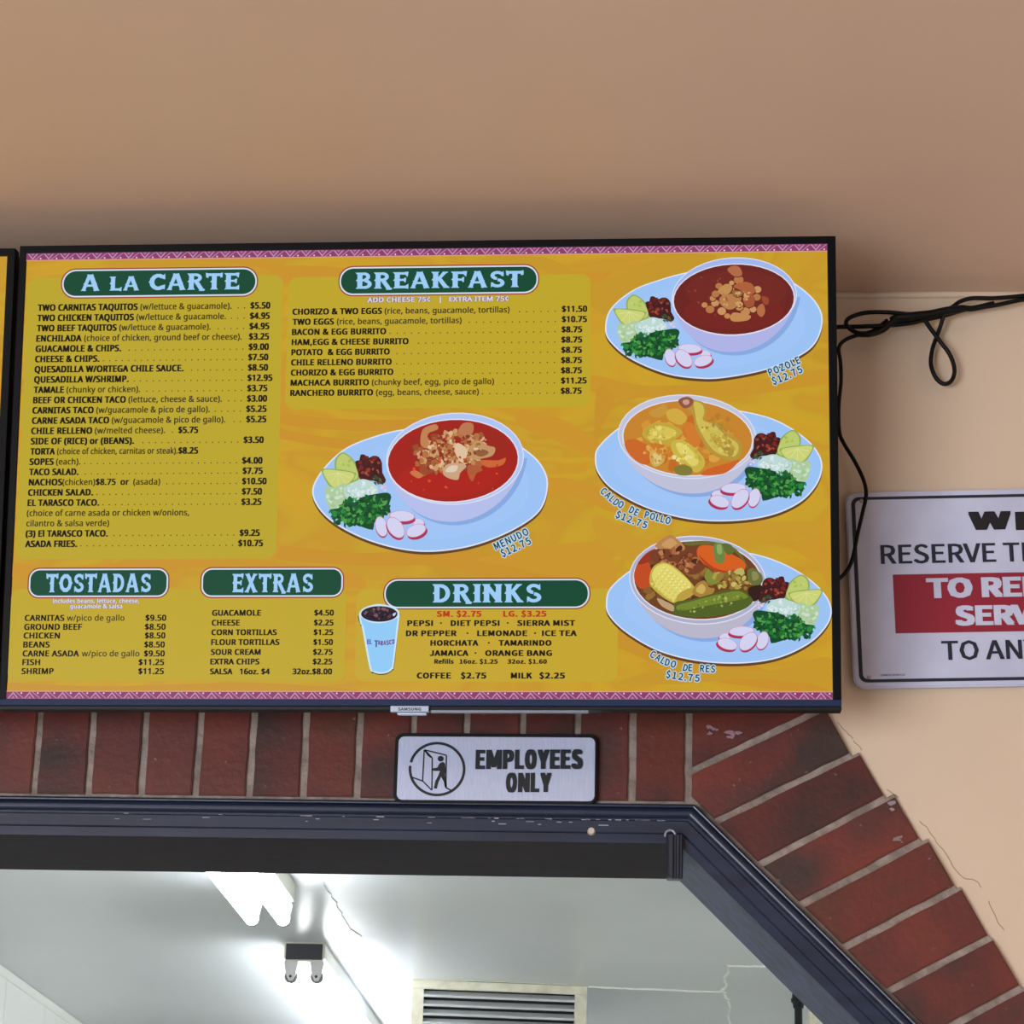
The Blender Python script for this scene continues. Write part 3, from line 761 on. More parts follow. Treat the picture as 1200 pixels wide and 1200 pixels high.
for i, (b, b0, b1, r, r0, r1, p, p0, p1) in enumerate(R1):
    yl = 360.7+12.03*i; xl = 44.2-14.4*i/23
    if b: rowtext(P, b, b0/K, b1/K, xl, yl, 7.2, BK, .09)
    if r: rowtext(P, r, r0/K, r1/K, xl, yl, 6.9, GR, .045)
    if p:
        rowtext(P, p, p0/K, p1/K, xl, yl, 7.2, BK, .09)
        e = max(b1, r1)
        if i == 17:
            rowtext(P, '$8.75', 396/K, 479/K, xl, yl, 7, BK, .075); rowtext(P, 'or', 498/K, 534/K, xl, yl, 7, BK, .075); rowtext(P, '(asada)', 551/K, 663/K, xl, yl, 6.9, GR, .045); e = 663
        rowdots(P, e/K, p0/K, xl, yl)
P.build('menu_text', M_print, scr)
K = 3.077
R2 = [('CHORIZO & TWO EGGS', 70, 393, '(rice, beans, guacamole, tortillas)', 402, 853, '$11.50', 1041, 1133), ('TWO EGGS', 70, 220, '(rice, beans, guacamole, tortillas)', 230, 680, '$10.75', 1041, 1132),
      ('BACON & EGG BURRITO', 68, 408, '', 0, 0, '$8.75', 1040, 1115), ('HAM,EGG & CHEESE BURRITO', 67, 489, '', 0, 0, '$8.75', 1039, 1115), ('POTATO  & EGG BURRITO', 66, 421, '', 0, 0, '$8.75', 1039, 1114), ('CHILE RELLENO BURRITO', 65, 428, '', 0, 0, '$8.75', 1038, 1114),
      ('CHORIZO & EGG BURRITO', 64, 434, '', 0, 0, '$8.75', 1038, 1114), ('MACHACA BURRITO', 63, 346, '(chunky beef, egg, pico de gallo)', 356, 797, '$11.25', 1038, 1131), ('RANCHERO BURRITO', 62, 361, '(egg, beans, cheese, sauce)', 371, 742, '$8.75', 1037, 1113)]
P = Print(tvmap, 2e-5, .0003)
for i, (b, b0, b1, r, r0, r1, p, p0, p1) in enumerate(R2):
    yl = 365.4+11.9*i; xl = 342.8-2.6*i/8; X = lambda q: 320+q/K
    rowtext(P, b, X(b0), X(b1), xl, yl, 6.7, BK, .09)
    if r: rowtext(P, r, X(r0), X(r1), xl, yl, 6.6, GR, .045)
    rowtext(P, p, X(p0), X(p1), xl, yl, 6.7, BK, .09); rowdots(P, X(max(b1, r1)), X(p0), xl, yl, 8.4)
def halo(P, body, x0, x1, xl, yl, cap, col, hcol, w, kind='humanist', bold=.06):
    rowtext(P, body, x0-w, x1+w, xl, yl, cap, hcol, bold+.16, kind); P.d += .00006
    rowtext(P, body, x0, x1, xl, yl, cap, col, bold, kind); P.d -= .00006
for body, a, b in (('ADD CHEESE 75¢', 340, 568), ('|', 601, 605), ('EXTRA ITEM 75¢', 635, 850)):
    halo(P, body, 320+a/K, 320+b/K, 430, 351.6, 5.2, (225, 220, 235), (125, 100, 130), .4)
P.build('menu_text', M_print, scr)
K = 2.857
P = Print(tvmap, 2e-5, .0003)
for i, (y, items) in enumerate([(212, [('CARNITAS', 83, 216, 1), ('w/pico de gallo', 224, 417, 0), ('$9.50', 487, 557, 1)]), (242, [('GROUND BEEF', 81, 275, 1), ('$8.50', 485, 555, 1)]), (271, [('CHICKEN', 79, 201, 1), ('$8.50', 485, 554, 1)]),
        (301, [('BEANS', 78, 167, 1), ('$8.50', 483, 552, 1)]), (331, [('CARNE ASADA', 76, 265, 1), ('w/pico de gallo', 274, 467, 0), ('$9.50', 482, 552, 1)]), (360, [('FISH', 75, 135, 1), ('$11.25', 464, 550, 1)]), (390, [('SHRIMP', 72, 180, 1), ('$11.25', 463, 549, 1)])]):
    for body, a, b, bo in items: rowtext(P, body, a/K, b/K, 28, 650+y/K, 6.6, BK if bo else GR, .075 if bo else .03)
halo(P, 'includes beans, lettuce, cheese,', 177/K, 467/K, 60, 650+155/K, 4.6, (225, 220, 235), (130, 105, 140), .4)
halo(P, 'guacamole & salsa', 235/K, 410/K, 80, 650+173/K, 4.6, (225, 220, 235), (130, 105, 140), .4)
P.build('menu_text', M_print, scr)
P = Print(tvmap, 2e-5, .0003)
for y, items in [(195, [('GUACAMOLE', 710, 874), ('$4.50', 1052, 1118)]), (228, [('CHEESE', 709, 803), ('$2.25', 1051, 1117)]), (260, [('CORN TORTILLAS', 708, 927), ('$1.25', 1050, 1116)]), (293, [('FLOUR TORTILLAS', 707, 936), ('$1.50', 1049, 1115)]),
                 (326, [('SOUR CREAM', 706, 873), ('$2.75', 1048, 1114)]), (358, [('EXTRA CHIPS', 704, 869), ('$2.25', 1047, 1113)]), (391, [('SALSA', 703, 779), ('16oz. $4', 803, 904), ('32oz.$8.00', 979, 1112)])]:
    for body, a, b in items: rowtext(P, body, a/K, b/K, 248, 650+y/K, 6.4, BK, .085)
P.build('menu_text', M_print, scr)
K = 3.871
P = Print(tvmap, 2e-5, .0003)
for y, cap, items in [(230, 6.4, [('SM. $2.75', 432, 636), ('LG. $3.25', 734, 931)]), (272, 6.2, [('PEPSI', 299, 416), ('·', 448, 456), ('DIET PEPSI', 496, 718), ('·', 751, 759), ('SIERRA MIST', 797, 1061)]), (318, 6.2, [('DR PEPPER', 293, 523), ('·', 568, 576), ('LEMONADE', 616, 844), ('·', 875, 883), ('ICE TEA', 910, 1068)]),
                      (362, 6.2, [('HORCHATA', 404, 622), ('·', 665, 673), ('TAMARINDO', 713, 954)]), (408, 6.2, [('JAMAICA', 400, 577), ('·', 605, 613), ('ORANGE BANG', 652, 956)]), (446, 4.9, [('Refills', 422, 510), ('16oz. $1.25', 536, 710), ('32oz. $1.60', 753, 933)]),
                      (510, 6.4, [('COFFEE', 342, 498), ('$2.75', 541, 658), ('MILK', 769, 866), ('$2.25', 897, 1015)])]:
    for body, a, b in items: rowtext(P, body, 400+a/K, 400+b/K, 540, 660+y/K, cap, (190, 58, 30) if y == 230 else BK, .105, 'grotesk')
P.build('menu_text', M_print, scr)

# --- the pictured dishes
def curve_text(P, body, pts, cap, w):
    """letters along a falling or rising baseline, pale halo under dark teal"""
    L = [0]
    for a, b in zip(pts, pts[1:]): L.append(L[-1]+math.hypot(b[0]-a[0], b[1]-a[1]))
    adv = []; tot = 0
    for ch in body:
        if ch == ' ': adv.append((tot, .3)); tot += .3; continue
        vs, _ = text_geo(ch, 'grotesk'); ww = max(v[0] for v in vs)-min(v[0] for v in vs); adv.append((tot, ww)); tot += ww+.09
    sc = L[-1]/tot
    def at(s):
        for i in range(len(L)-1):
            if s <= L[i+1] or i == len(L)-2:
                t = (s-L[i])/(L[i+1]-L[i]); a, b = pts[i], pts[i+1]; return (a[0]+(b[0]-a[0])*t, a[1]+(b[1]-a[1])*t, math.atan2(b[1]-a[1], b[0]-a[0]))
    H = cap/cap_h('grotesk')
    for col, e in (((190, 218, 240), 1), ((10, 72, 92), 0)):
        first = True
        for ch, (s, ww) in zip(body, adv):
            if ch == ' ': continue
            vs, ts = text_geo(ch, 'grotesk'); mn = min(v[0] for v in vs); x, y, a = at(s*sc)
            ca, sa = math.cos(a), math.sin(a); rr = 1.5 if e else .35
            for k in range(8 if e else 4):
                ox, oy = rr*math.cos(k*math.pi/(4 if e else 2)), rr*math.sin(k*math.pi/(4 if e else 2))
                uv = []
                for v in vs:
                    X, Y = (v[0]-mn)*sc, -v[1]*H; uv.append(P.map(x+ox+X*ca-Y*sa, y+oy+X*sa+Y*ca))
                P.raw(uv, ts, col, first); first = False
def bits(P, cx, cy, rx, ry, n, s0, s1, cols, rot=0, seed=1, jag=.35, sides=7):
    rnd = random.Random(seed); ca, sa = math.cos(rot), math.sin(rot)
    for k in range(n):
        a = rnd.uniform(0, 6.283); r = math.sqrt(rnd.random()); x, y = rx*r*math.cos(a), ry*r*math.sin(a); X, Y = cx+x*ca-y*sa, cy+x*sa+y*ca
        s = rnd.uniform(s0, s1); e = rnd.uniform(.55, 1); t0 = rnd.uniform(0, 3.14); c = rnd.choice(cols)
        pts = []
        for q in range(sides):
            t = q*6.283/sides; rr = s*(1+rnd.uniform(-jag, jag)); u, w = rr*math.cos(t), rr*e*math.sin(t)
            pts.append((X+u*math.cos(t0)-w*math.sin(t0), Y+u*math.sin(t0)+w*math.cos(t0)))
        P.poly(pts, c)
def garnish(P, g):
    """lime, chile, onion, cilantro and radish beside the bowl, g maps the drawing's frame to the picture"""
    def poly(p, c, s=5): P.poly([g(*q) for q in p], c, s)
    def bt(cx, cy, rx, ry, n, s0, s1, cols, seed, **k):
        Q = Print(lambda x, y: P.map(*g(x, y)), P.step, P.d); bits(Q, cx, cy, rx, ry, n, s0, s1, cols, seed=seed, **k); 
        m_ = len(P.v); P.v += Q.v; P.f += [tuple(i+m_ for i in f) for f in Q.f]; P.c += Q.c; P.d = Q.d
    poly([(148, 275), (150, 232), (180, 208), (222, 238), (247, 290), (243, 318), (215, 330), (170, 300)], (150, 172, 88))
    poly([(154, 275), (156, 236), (181, 214), (216, 240), (238, 288), (236, 312), (212, 322), (172, 298)], (190, 206, 112))
    bt(195, 262, 26, 36, 7, 5, 9, [(205, 220, 130), (170, 192, 80)], 3)
    poly([(93, 285), (98, 274), (170, 277), (228, 290), (230, 300), (212, 334), (180, 352), (150, 357), (120, 338)], (150, 174, 90))
    poly([(101, 281), (165, 282), (224, 295), (208, 328), (178, 345), (150, 349), (124, 332)], (206, 214, 122))
    for q in ((115, 300), (130, 330), (160, 342), (190, 332), (210, 312)): P.line([g(160, 290), g(*q)], .7, (226, 228, 150))
    poly([(228, 245), (245, 240), (250, 218), (268, 218), (280, 232), (300, 222), (322, 226), (336, 250), (338, 290), (352, 318), (340, 335), (300, 322), (250, 318), (240, 290)], (72, 26, 26), 2)
    bt(286, 268, 44, 44, 34, 5, 10, [(120, 40, 30), (150, 60, 40), (92, 30, 26), (60, 24, 26), (170, 84, 56)], 4)
    bt(320, 322, 22, 14, 10, 5, 10, [(50, 80, 40), (90, 90, 60), (40, 60, 36)], 5)
    poly([(108, 350), (150, 348), (190, 335), (212, 420), (150, 440), (118, 420)], (176, 206, 160), 4)
    bt(160, 390, 42, 42, 36, 5, 10, [(180, 212, 170), (196, 222, 190), (164, 200, 150), (206, 226, 206)], 6)
    poly([(185, 350), (230, 325), (262, 316), (300, 330), (322, 360), (300, 385), (240, 398), (195, 390)], (192, 220, 214), 4)
    bt(252, 358, 62, 32, 46, 5, 11, [(205, 228, 226), (188, 216, 208), (222, 236, 240), (176, 206, 196)], 7)
    bt(345, 350, 16, 10, 6, 6, 10, [(220, 210, 236), (200, 190, 220)], 8)
    poly([(248+(x-248)*.9, 448+(y-448)*.86) for x, y in [(112, 438), (150, 432), (190, 402), (215, 410), (260, 378), (320, 364), (372, 358), (388, 380), (376, 420), (386, 450), (340, 470), (312, 500), (306, 532), (262, 520), (226, 508), (200, 520), (176, 490), (150, 474)]], (18, 74, 38), 2)
    bt(250, 446, 118, 58, 84, 6, 13, [(20, 84, 40), (28, 106, 42), (14, 66, 34)], 19, rot=-.2, jag=.6)
    bt(262, 440, 108, 54, 150, 4, 10, [(24, 96, 44), (34, 122, 46), (16, 66, 36), (52, 146, 56), (22, 82, 40), (84, 160, 74)], 9, rot=-.2, jag=.55)
    bt(160, 450, 34, 14, 12, 6, 11, [(40, 136, 60), (30, 110, 50)], 10)
    bt(205, 402, 16, 14, 6, 6, 9, [(26, 100, 46)], 11)
    def radish(cx, cy, a, b, rot, sh=(3, 5)):
        q = [(cx+a*math.cos(t)*math.cos(rot)-b*math.sin(t)*math.sin(rot), cy+a*math.cos(t)*math.sin(rot)+b*math.sin(t)*math.cos(rot)) for t in [k*6.283/24 for k in range(24)]]
        P.poly([g(x+sh[0], y+sh[1]) for x, y in q], (176, 48, 84)); P.poly([g(x, y) for x, y in q], (214, 140, 178)); P.poly([g(cx+(x-cx)*.93, cy+(y-cy)*.93) for x, y in q], (214, 214, 244))
    radish(484, 492, 24, 17, .3); radish(418, 466, 52, 22, .05, (2, 12)); radish(335, 508, 24, 42, -.25, (0, 5)); radish(474, 524, 42, 25, -.35, (6, 10)); radish(392, 512, 30, 48, -.62, (-2, 8))
def plate(P, pts, bowl_bottom=None):
    P.poly([(x, y+3.2) for x, y in pts], (96, 66, 34), 8); P.poly(pts, (226, 232, 250), 8)
    cx = sum(p[0] for p in pts)/len(pts); cy = sum(p[1] for p in pts)/len(pts)
    P.poly([(cx+(x-cx)*.987, cy+(y-cy)*.978) for x, y in pts], (158, 198, 248), 8)
    P.poly([(cx+(x-cx)*.84, cy+(y-cy)*.80+1) for x, y in pts], (162, 200, 250), 8)
def bowl(P, cx, cy, a, b, rot, depth, rim, body, shade, broth, bo, k=.52):
    """rim ellipse, body hanging below it"""
    c, s = math.cos(rot), math.sin(rot)
    E = lambda t, A=a, B=b: (cx+A*math.cos(t)*c-B*math.sin(t)*s, cy+A*math.cos(t)*s+B*math.sin(t)*c)
    def shell(f, dd):
        q = [E(math.pi*j/16) for j in range(17)]  # lower half of the rim, right to left
        return [E(t) for t in [math.pi+math.pi*j/16 for j in range(17)]] + [(cx+(x-cx)*(1-.0)*f, y) for x, y in []]
    low = []
    for j in range(0, 25):
        t = math.pi*j/24; x = a*math.cos(t); w = math.sin(t)**.75
        low.append((cx+x*(1-.10*w)*c, cy+x*s+(b+depth)*math.sin(t)**.92*.985))
    P.poly([(x+4, y+4) for x, y in low], (138, 172, 228)); P.poly(low, body)
    low2 = [(cx+(x-cx)*.86, cy+(y-cy)) for x, y in low]
    P.ell(cx, cy, a, b, (222, 226, 246), rot); P.ell(cx, cy, a*.985, b*.975, rim, rot)
    P.ell(bo[0], bo[1], bo[2]*1.02, bo[3]*1.03, (230, 226, 240), bo[4]); P.ell(bo[0], bo[1], bo[2], bo[3], broth, bo[4])

def dish(build, base=.0003):
    P = Print(tvmap, 1e-5, base); build(P); P.build('dish_picture', M_print, scr)
C = lambda s, ox, oy: (lambda x, y: (ox+x/s, oy+y/s))
def menudo(P):
    c = C(3.4286, 350, 470)
    plate(P, [c(*q) for q in [(55, 375), (85, 290), (180, 195), (300, 143), (430, 112), (620, 100), (800, 130), (905, 190), (975, 255), (1002, 335), (970, 440), (860, 520), (700, 582), (530, 606), (380, 590), (230, 540), (110, 465)]])
    x, y = c(628, 232)
    b = c(620, 240); bowl(P, x, y, 81, 54, -.06, 21, (178, 200, 246), (184, 194, 238), (176, 180, 230), (166, 34, 22), (b[0], b[1], 76.2, 47.8, -.06))
    P.ell(b[0]-4, b[1]+20, 60, 22, (176, 34, 20), -.05); P.ell(b[0]+6, b[1]-16, 58, 24, (158, 38, 24), -.06)
    q = c(640, 200)
    bits(P, q[0]-12, q[1]+4, 44, 25, 60, 3, 7, [(158, 74, 40), (140, 56, 34), (176, 100, 58)], -.15, 21, .4)
    bits(P, q[0]-6, q[1]+0, 42, 22, 190, 1.4, 4.2, [(196, 138, 84), (180, 116, 66), (206, 156, 104), (160, 90, 50), (222, 182, 138), (150, 70, 40)], -.15, 22, .45)
    P.poly([c(*p) for p in [(680, 200), (720, 160), (760, 180), (790, 190), (780, 220), (740, 232), (700, 236)]], (196, 150, 100), 4); P.poly([c(*p) for p in [(700, 205), (740, 195), (765, 210), (730, 225)]], (150, 92, 56), 4)
    P.poly([c(*p) for p in [(490, 170), (500, 115), (550, 95), (560, 115), (520, 135), (525, 185), (505, 190)]], (194, 132, 84), 4)
    P.poly([c(*p) for p in [(640, 130), (660, 92), (700, 92), (700, 130), (670, 140)]], (190, 120, 78), 4)
    P.poly([c(*p) for p in [(580, 290), (595, 258), (640, 250), (675, 262), (650, 290), (640, 318), (600, 310)]], (206, 166, 130), 4); P.poly([c(*p) for p in [(590, 285), (610, 262), (640, 262), (630, 285)]], (228, 204, 180), 4)
    P.poly([c(*p) for p in [(680, 260), (720, 262), (740, 280), (715, 292), (700, 325), (682, 300)]], (176, 92, 54), 4)
    P.poly([c(*p) for p in [(730, 240), (800, 240), (832, 230), (820, 258), (760, 268)]], (206, 104, 52), 4)
    P.poly([c(*p) for p in [(448, 290), (470, 280), (500, 300), (480, 312)]], (206, 120, 70), 4)
    bits(P, q[0]-4, q[1]-2, 34, 17, 60, 1, 3, [(214, 164, 116), (172, 104, 62), (228, 196, 156), (132, 60, 36), (190, 128, 78)], -.15, 27, .5)
    P.poly([c(*p) for p in [(640, 170), (680, 200), (660, 250), (640, 230), (628, 200)]], (226, 196, 160), 3)
    bits(P, *c(620, 300), 60, 26, 14, 1, 2.4, [(214, 84, 40), (200, 60, 30)], 0, 23)
    garnish(P, lambda x, y: c(x, y))
    curve_text(P, 'MENUDO', [c(795, 602), c(860, 572), c(935, 535)], 8.2, 1); curve_text(P, '$12.75', [c(822, 630), c(880, 604), c(945, 572)], 8.2, 1)
def pozole(P):
    c = C(3.871, 690, 280)
    plate(P, [c(*q) for q in [(74, 400), (100, 315), (200, 232), (330, 182), (460, 148), (640, 120), (820, 150), (940, 205), (1030, 285), (1061, 370), (1030, 470), (950, 535), (800, 595), (620, 630), (500, 634), (350, 612), (190, 545), (95, 465)]])
    x, y = c(660, 262)
    b = c(658, 275); bowl(P, x, y, 73.5, 46, -.05, 20, (164, 186, 240), (178, 182, 234), (168, 174, 226), (110, 36, 30), (b[0], b[1], 70.4, 41, -.04))
    P.ell(b[0], b[1]+14, 58, 22, (120, 36, 30)); P.ell(b[0]+3, b[1]-10, 60, 24, (116, 40, 32))
    q = c(675, 280)
    for k, (px, py, r) in enumerate([(525, 300, 14), (550, 320, 20), (573, 292, 18), (562, 270, 14), (575, 250, 18), (603, 328, 20), (628, 350, 14), (590, 214, 16), (745, 320, 16), (710, 330, 22), (762, 265, 18), (765, 230, 18), (683, 310, 18), (680, 186, 22), (648, 200, 12)]):
        X, Y = c(px, py); P.ell(X+.5, Y+.8, r/3.7, r/4.2, (104, 44, 28), n=12); P.ell(X, Y, r/3.871, r/4.4, [(198, 138, 84), (186, 120, 70), (206, 150, 96)][k % 3], n=12)
    for pts, col in [([(585, 235), (620, 205), (650, 215), (640, 245), (605, 255)], (196, 144, 82)), ([(655, 215), (700, 195), (740, 205), (755, 240), (720, 260), (690, 235)], (176, 98, 58)), ([(595, 265), (640, 250), (690, 260), (680, 300), (640, 322), (600, 300)], (186, 128, 74)),
                     ([(650, 235), (700, 240), (690, 260), (660, 262)], (140, 100, 60)), ([(700, 265), (745, 255), (750, 300), (715, 310)], (166, 86, 52)), ([(765, 310), (790, 295), (800, 330), (785, 355), (765, 340)], (184, 110, 66)), ([(640, 360), (655, 335), (700, 340), (735, 350), (720, 370), (660, 376)], (200, 140, 82)),
                     ([(628, 140), (655, 122), (685, 130), (695, 165), (660, 170)], (180, 108, 72)), ([(785, 260), (815, 270), (812, 300), (790, 290)], (160, 72, 46)), ([(665, 290), (690, 285), (700, 300), (680, 312)], (206, 160, 100))]:
        P.poly([(c(*p)[0]+.5, c(*p)[1]+.9) for p in pts], (96, 40, 28), 3); P.poly([c(*p) for p in pts], col, 3)
    bits(P, *c(665, 270), 20, 12, 26, 1, 2.6, [(210, 160, 104), (160, 100, 60), (190, 130, 76)], 0, 33)
    bits(P, *c(600, 250), 40, 26, 10, .8, 1.6, [(150, 66, 50)], 0, 34)
    garnish(P, lambda x, y: (719.7+.943*(350+x/3.4286-377.7), 345.9+.85*(470+y/3.4286-531.2)))
    curve_text(P, 'POZOLE', [c(822, 625), c(890, 598), c(968, 562)], 8.0, 1); curve_text(P, '$12.75', [c(838, 665), c(905, 640), c(980, 602)], 8.0, 1)
def pollo(P):
    c = C(3.75, 680, 450)
    plate(P, [c(*q) for q in [(64, 330), (80, 275), (165, 195), (260, 150), (420, 110), (580, 105), (720, 120), (860, 158), (980, 230), (1045, 300), (1064, 370), (1035, 450), (960, 525), (830, 580), (660, 603), (480, 595), (300, 548), (150, 470), (80, 395)]])
    x, y = c(470, 232)
    b = c(472, 238); bowl(P, x, y, 81.5, 49.5, .06, 18, (196, 200, 220), (196, 196, 222), (184, 186, 216), (202, 134, 44), (b[0], b[1], 75.5, 43.5, .05), k=.4)
    bits(P, b[0]-8, b[1]+4, 58, 30, 60, 3, 9, [(214, 150, 52), (206, 122, 42), (220, 164, 66), (196, 110, 36)], 0, 41)
    bits(P, *c(620, 175), 14, 10, 16, 2, 4, [(196, 134, 44), (186, 124, 42)], .3, 42)
    P.poly([c(*p) for p in [(195, 255), (250, 245), (300, 290), (305, 350), (265, 350), (215, 310)]], (206, 104, 38), 5)
    P.poly([c(*p) for p in [(530, 400), (560, 375), (640, 350), (700, 335), (650, 385), (600, 400)]], (208, 100, 34), 5)
    P.poly([c(*p) for p in [(455, 170), (500, 180), (530, 250), (500, 280), (470, 230)]], (212, 124, 46), 5)
    P.poly([c(*p) for p in [(272, 215), (310, 178), (370, 170), (425, 190), (450, 215), (420, 240), (400, 268), (340, 262), (290, 245)]], (196, 168, 60), 5); P.poly([c(*p) for p in [(300, 210), (350, 185), (410, 200), (420, 220), (380, 245), (330, 240)]], (218, 196, 84), 5)
    P.poly([c(*p) for p in [(400, 260), (440, 245), (500, 280), (545, 330), (540, 370), (505, 390), (460, 350), (410, 310)]], (204, 182, 70), 5); P.poly([c(*p) for p in [(420, 265), (450, 262), (500, 305), (520, 345), (490, 360), (440, 310)]], (226, 210, 104), 5)
    P.poly([c(*p) for p in [(310, 300), (360, 295), (370, 340), (330, 365), (308, 340)]], (206, 176, 92), 3); P.poly([c(*p) for p in [(322, 305), (356, 308), (352, 345), (325, 350)]], (222, 200, 128), 3)
    P.poly([c(*p) for p in [(300, 125), (340, 105), (370, 90), (385, 110), (375, 135), (330, 150)]], (200, 150, 60), 3)
    P.poly([c(*p) for p in [(380, 120), (430, 110), (470, 150), (440, 180), (390, 160)]], (212, 172, 66), 5)
    P.poly([c(*p) for p in [(412, 370), (450, 355), (490, 370), (485, 400), (430, 400)]], (130, 124, 54), 4)
    P.poly([c(*p) for p in [(430, 75), (470, 55), (500, 70), (545, 85), (555, 130), (550, 165), (600, 170), (640, 210), (700, 250), (708, 310), (680, 335), (610, 325), (560, 290), (530, 240), (505, 190), (495, 140), (470, 110), (440, 95)]], (184, 150, 58), 5)
    P.poly([c(*p) for p in [(500, 80), (535, 90), (545, 125), (540, 160), (590, 180), (630, 220), (690, 262), (692, 300), (670, 320), (610, 308), (570, 275), (540, 230), (515, 180), (505, 130)]], (210, 190, 84), 5)
    P.poly([c(*p) for p in [(570, 220), (620, 235), (680, 280), (660, 310), (610, 290)]], (190, 160, 62), 4)
    P.poly([c(*p) for p in [(432, 72), (460, 58), (495, 68), (490, 95), (460, 108), (438, 92)]], (150, 84, 70), 4); P.poly([c(*p) for p in [(450, 74), (475, 70), (478, 88), (458, 92)]], (206, 160, 140), 4)
    bits(P, *c(640, 270), 15, 10, 14, 1.5, 4, [(220, 200, 104), (176, 146, 58)], .5, 43)
    bits(P, *c(350, 225), 19, 10, 22, 1, 3.4, [(224, 202, 96), (206, 180, 74), (190, 158, 56), (232, 214, 120)], 0, 44, .5)
    bits(P, *c(470, 315), 18, 13, 26, 1, 3.4, [(232, 216, 112), (208, 186, 74), (196, 168, 60), (236, 224, 140)], .5, 45, .5)
    bits(P, *c(590, 220), 26, 12, 34, 1, 3.2, [(220, 202, 100), (192, 164, 64), (204, 182, 80), (170, 140, 54)], .75, 46, .5)
    bits(P, *c(345, 310), 18, 9, 30, 1, 3.2, [(214, 150, 58), (206, 128, 46), (222, 172, 80)], .2, 47, .5)
    garnish(P, lambda x, y: (953.3-.994*(350+x/3.4286-377.7), 504.7+.915*(470+y/3.4286-531.2)))
    curve_text(P, 'CALDO DE POLLO', [c(88, 480), c(150, 535), c(240, 580), c(400, 622)], 7.8, 1); curve_text(P, '$12.75', [c(155, 588), c(220, 615), c(298, 642)], 7.8, 1)
def res(P):
    c = C(3.871, 690, 620)
    plate(P, [c(*q) for q in [(78, 330), (95, 270), (170, 200), (260, 150), (420, 112), (600, 100), (740, 110), (880, 155), (1000, 225), (1075, 300), (1102, 370), (1080, 440), (1000, 520), (860, 585), (690, 610), (500, 600), (320, 555), (170, 470), (90, 390)]])
    # the drinks panel shows faintly over the plate's left tip
    x, y = c(494, 232)
    b = c(494, 232); bowl(P, x, y, 80.5, 52, .07, 17, (176, 178, 204), (190, 186, 206), (178, 174, 198), (112, 66, 30), (b[0], b[1], 74.5, 45.5, .06), k=.4)
    bits(P, b[0], b[1], 66, 38, 70, 3, 8, [(120, 76, 34), (98, 50, 26), (140, 92, 44), (150, 110, 50), (86, 40, 24)], .05, 51)
    P.poly([c(*p) for p in [(206, 200), (230, 145), (270, 150), (285, 200), (280, 250), (240, 272), (212, 245)]], (196, 76, 30), 5)
    P.poly([c(*p) for p in [(222, 160), (255, 115), (300, 90), (310, 110), (270, 150)]], (160, 50, 30), 4)
    P.poly([c(*p) for p in [(300, 75), (365, 28), (400, 45), (435, 80), (420, 100), (340, 95)]], (186, 132, 78), 4); P.poly([c(*p) for p in [(330, 75), (370, 42), (400, 65), (390, 90)]], (206, 156, 100), 4)
    P.poly([c(*p) for p in [(275, 110), (340, 90), (430, 100), (490, 82), (505, 130), (530, 170), (490, 205), (440, 200), (380, 160), (300, 150)]], (120, 62, 34), 4)
    bits(P, *c(410, 135), 26, 13, 44, 1.6, 4.6, [(150, 86, 48), (170, 104, 62), (110, 56, 32), (188, 126, 80), (80, 36, 24)], .2, 52)
    P.poly([c(*p) for p in [(440, 60), (540, 55), (650, 80), (700, 130), (720, 180), (660, 100), (560, 72), (450, 76)]], (110, 106, 44), 4)
    P.poly([c(*p) for p in [(490, 100), (510, 75), (570, 78), (640, 110), (705, 150), (700, 190), (620, 205), (545, 175), (500, 135)]], (216, 96, 30), 5); P.poly([c(*p) for p in [(500, 120), (560, 170), (620, 190), (690, 180), (620, 204), (545, 176)]], (178, 66, 26), 5)
    P.poly([c(*p) for p in [(600, 70), (640, 70), (662, 100), (630, 118)]], (96, 110, 46), 4)
    P.poly([c(*p) for p in [(565, 78), (595, 62), (612, 90), (615, 145), (590, 158), (572, 140)]], (110, 134, 66), 4); P.poly([c(*p) for p in [(580, 75), (600, 72), (604, 110), (585, 112)]], (146, 168, 96), 4)
    P.poly([c(*p) for p in [(275, 240), (290, 175), (340, 152), (400, 180), (478, 262), (470, 300), (400, 335), (360, 325), (300, 280)]], (196, 178, 70), 5)
    P.poly([c(*p) for p in [(288, 225), (300, 178), (345, 158), (395, 185), (465, 255), (420, 300), (380, 322), (330, 290)]], (228, 216, 112), 5)
    for u in range(8):
        for v in range(6):
            X, Y = 338+138*(u+.4)/8.6-65*(v+.3)/6, 166+110*(u+.4)/8.6+88*(v+.3)/6
            q = c(X, Y); P.ell(q[0]+.3, q[1]+.4, 2.1, 1.7, (200, 182, 78), .65, n=8); P.ell(q[0], q[1], 1.75, 1.35, (240, 230, 136) if v < 3 else (228, 214, 112), .65, n=8)
    P.poly([c(*p) for p in [(405, 332), (470, 295), (474, 270), (440, 275), (400, 305)]], (190, 160, 66), 3)
    P.poly([c(*p) for p in [(470, 290), (490, 250), (525, 235), (545, 265), (570, 270), (560, 295), (510, 312)]], (170, 130, 56), 4); P.poly([c(*p) for p in [(485, 280), (510, 250), (530, 270), (515, 295)]], (206, 176, 90), 4)
    P.poly([c(*p) for p in [(525, 220), (540, 180), (560, 200), (600, 200), (590, 245), (550, 250)]], (130, 140, 52), 4)
    bits(P, *c(650, 235), 26, 12, 30, 2, 5, [(176, 158, 70), (150, 124, 50), (190, 180, 96), (130, 110, 44), (200, 190, 110)], 0, 53)
    P.poly([c(*p) for p in [(720, 190), (750, 180), (785, 210), (785, 245), (750, 258), (724, 235)]], (106, 112, 56), 4); P.poly([c(*p) for p in [(740, 195), (765, 200), (770, 225), (745, 235)]], (140, 140, 84), 4)
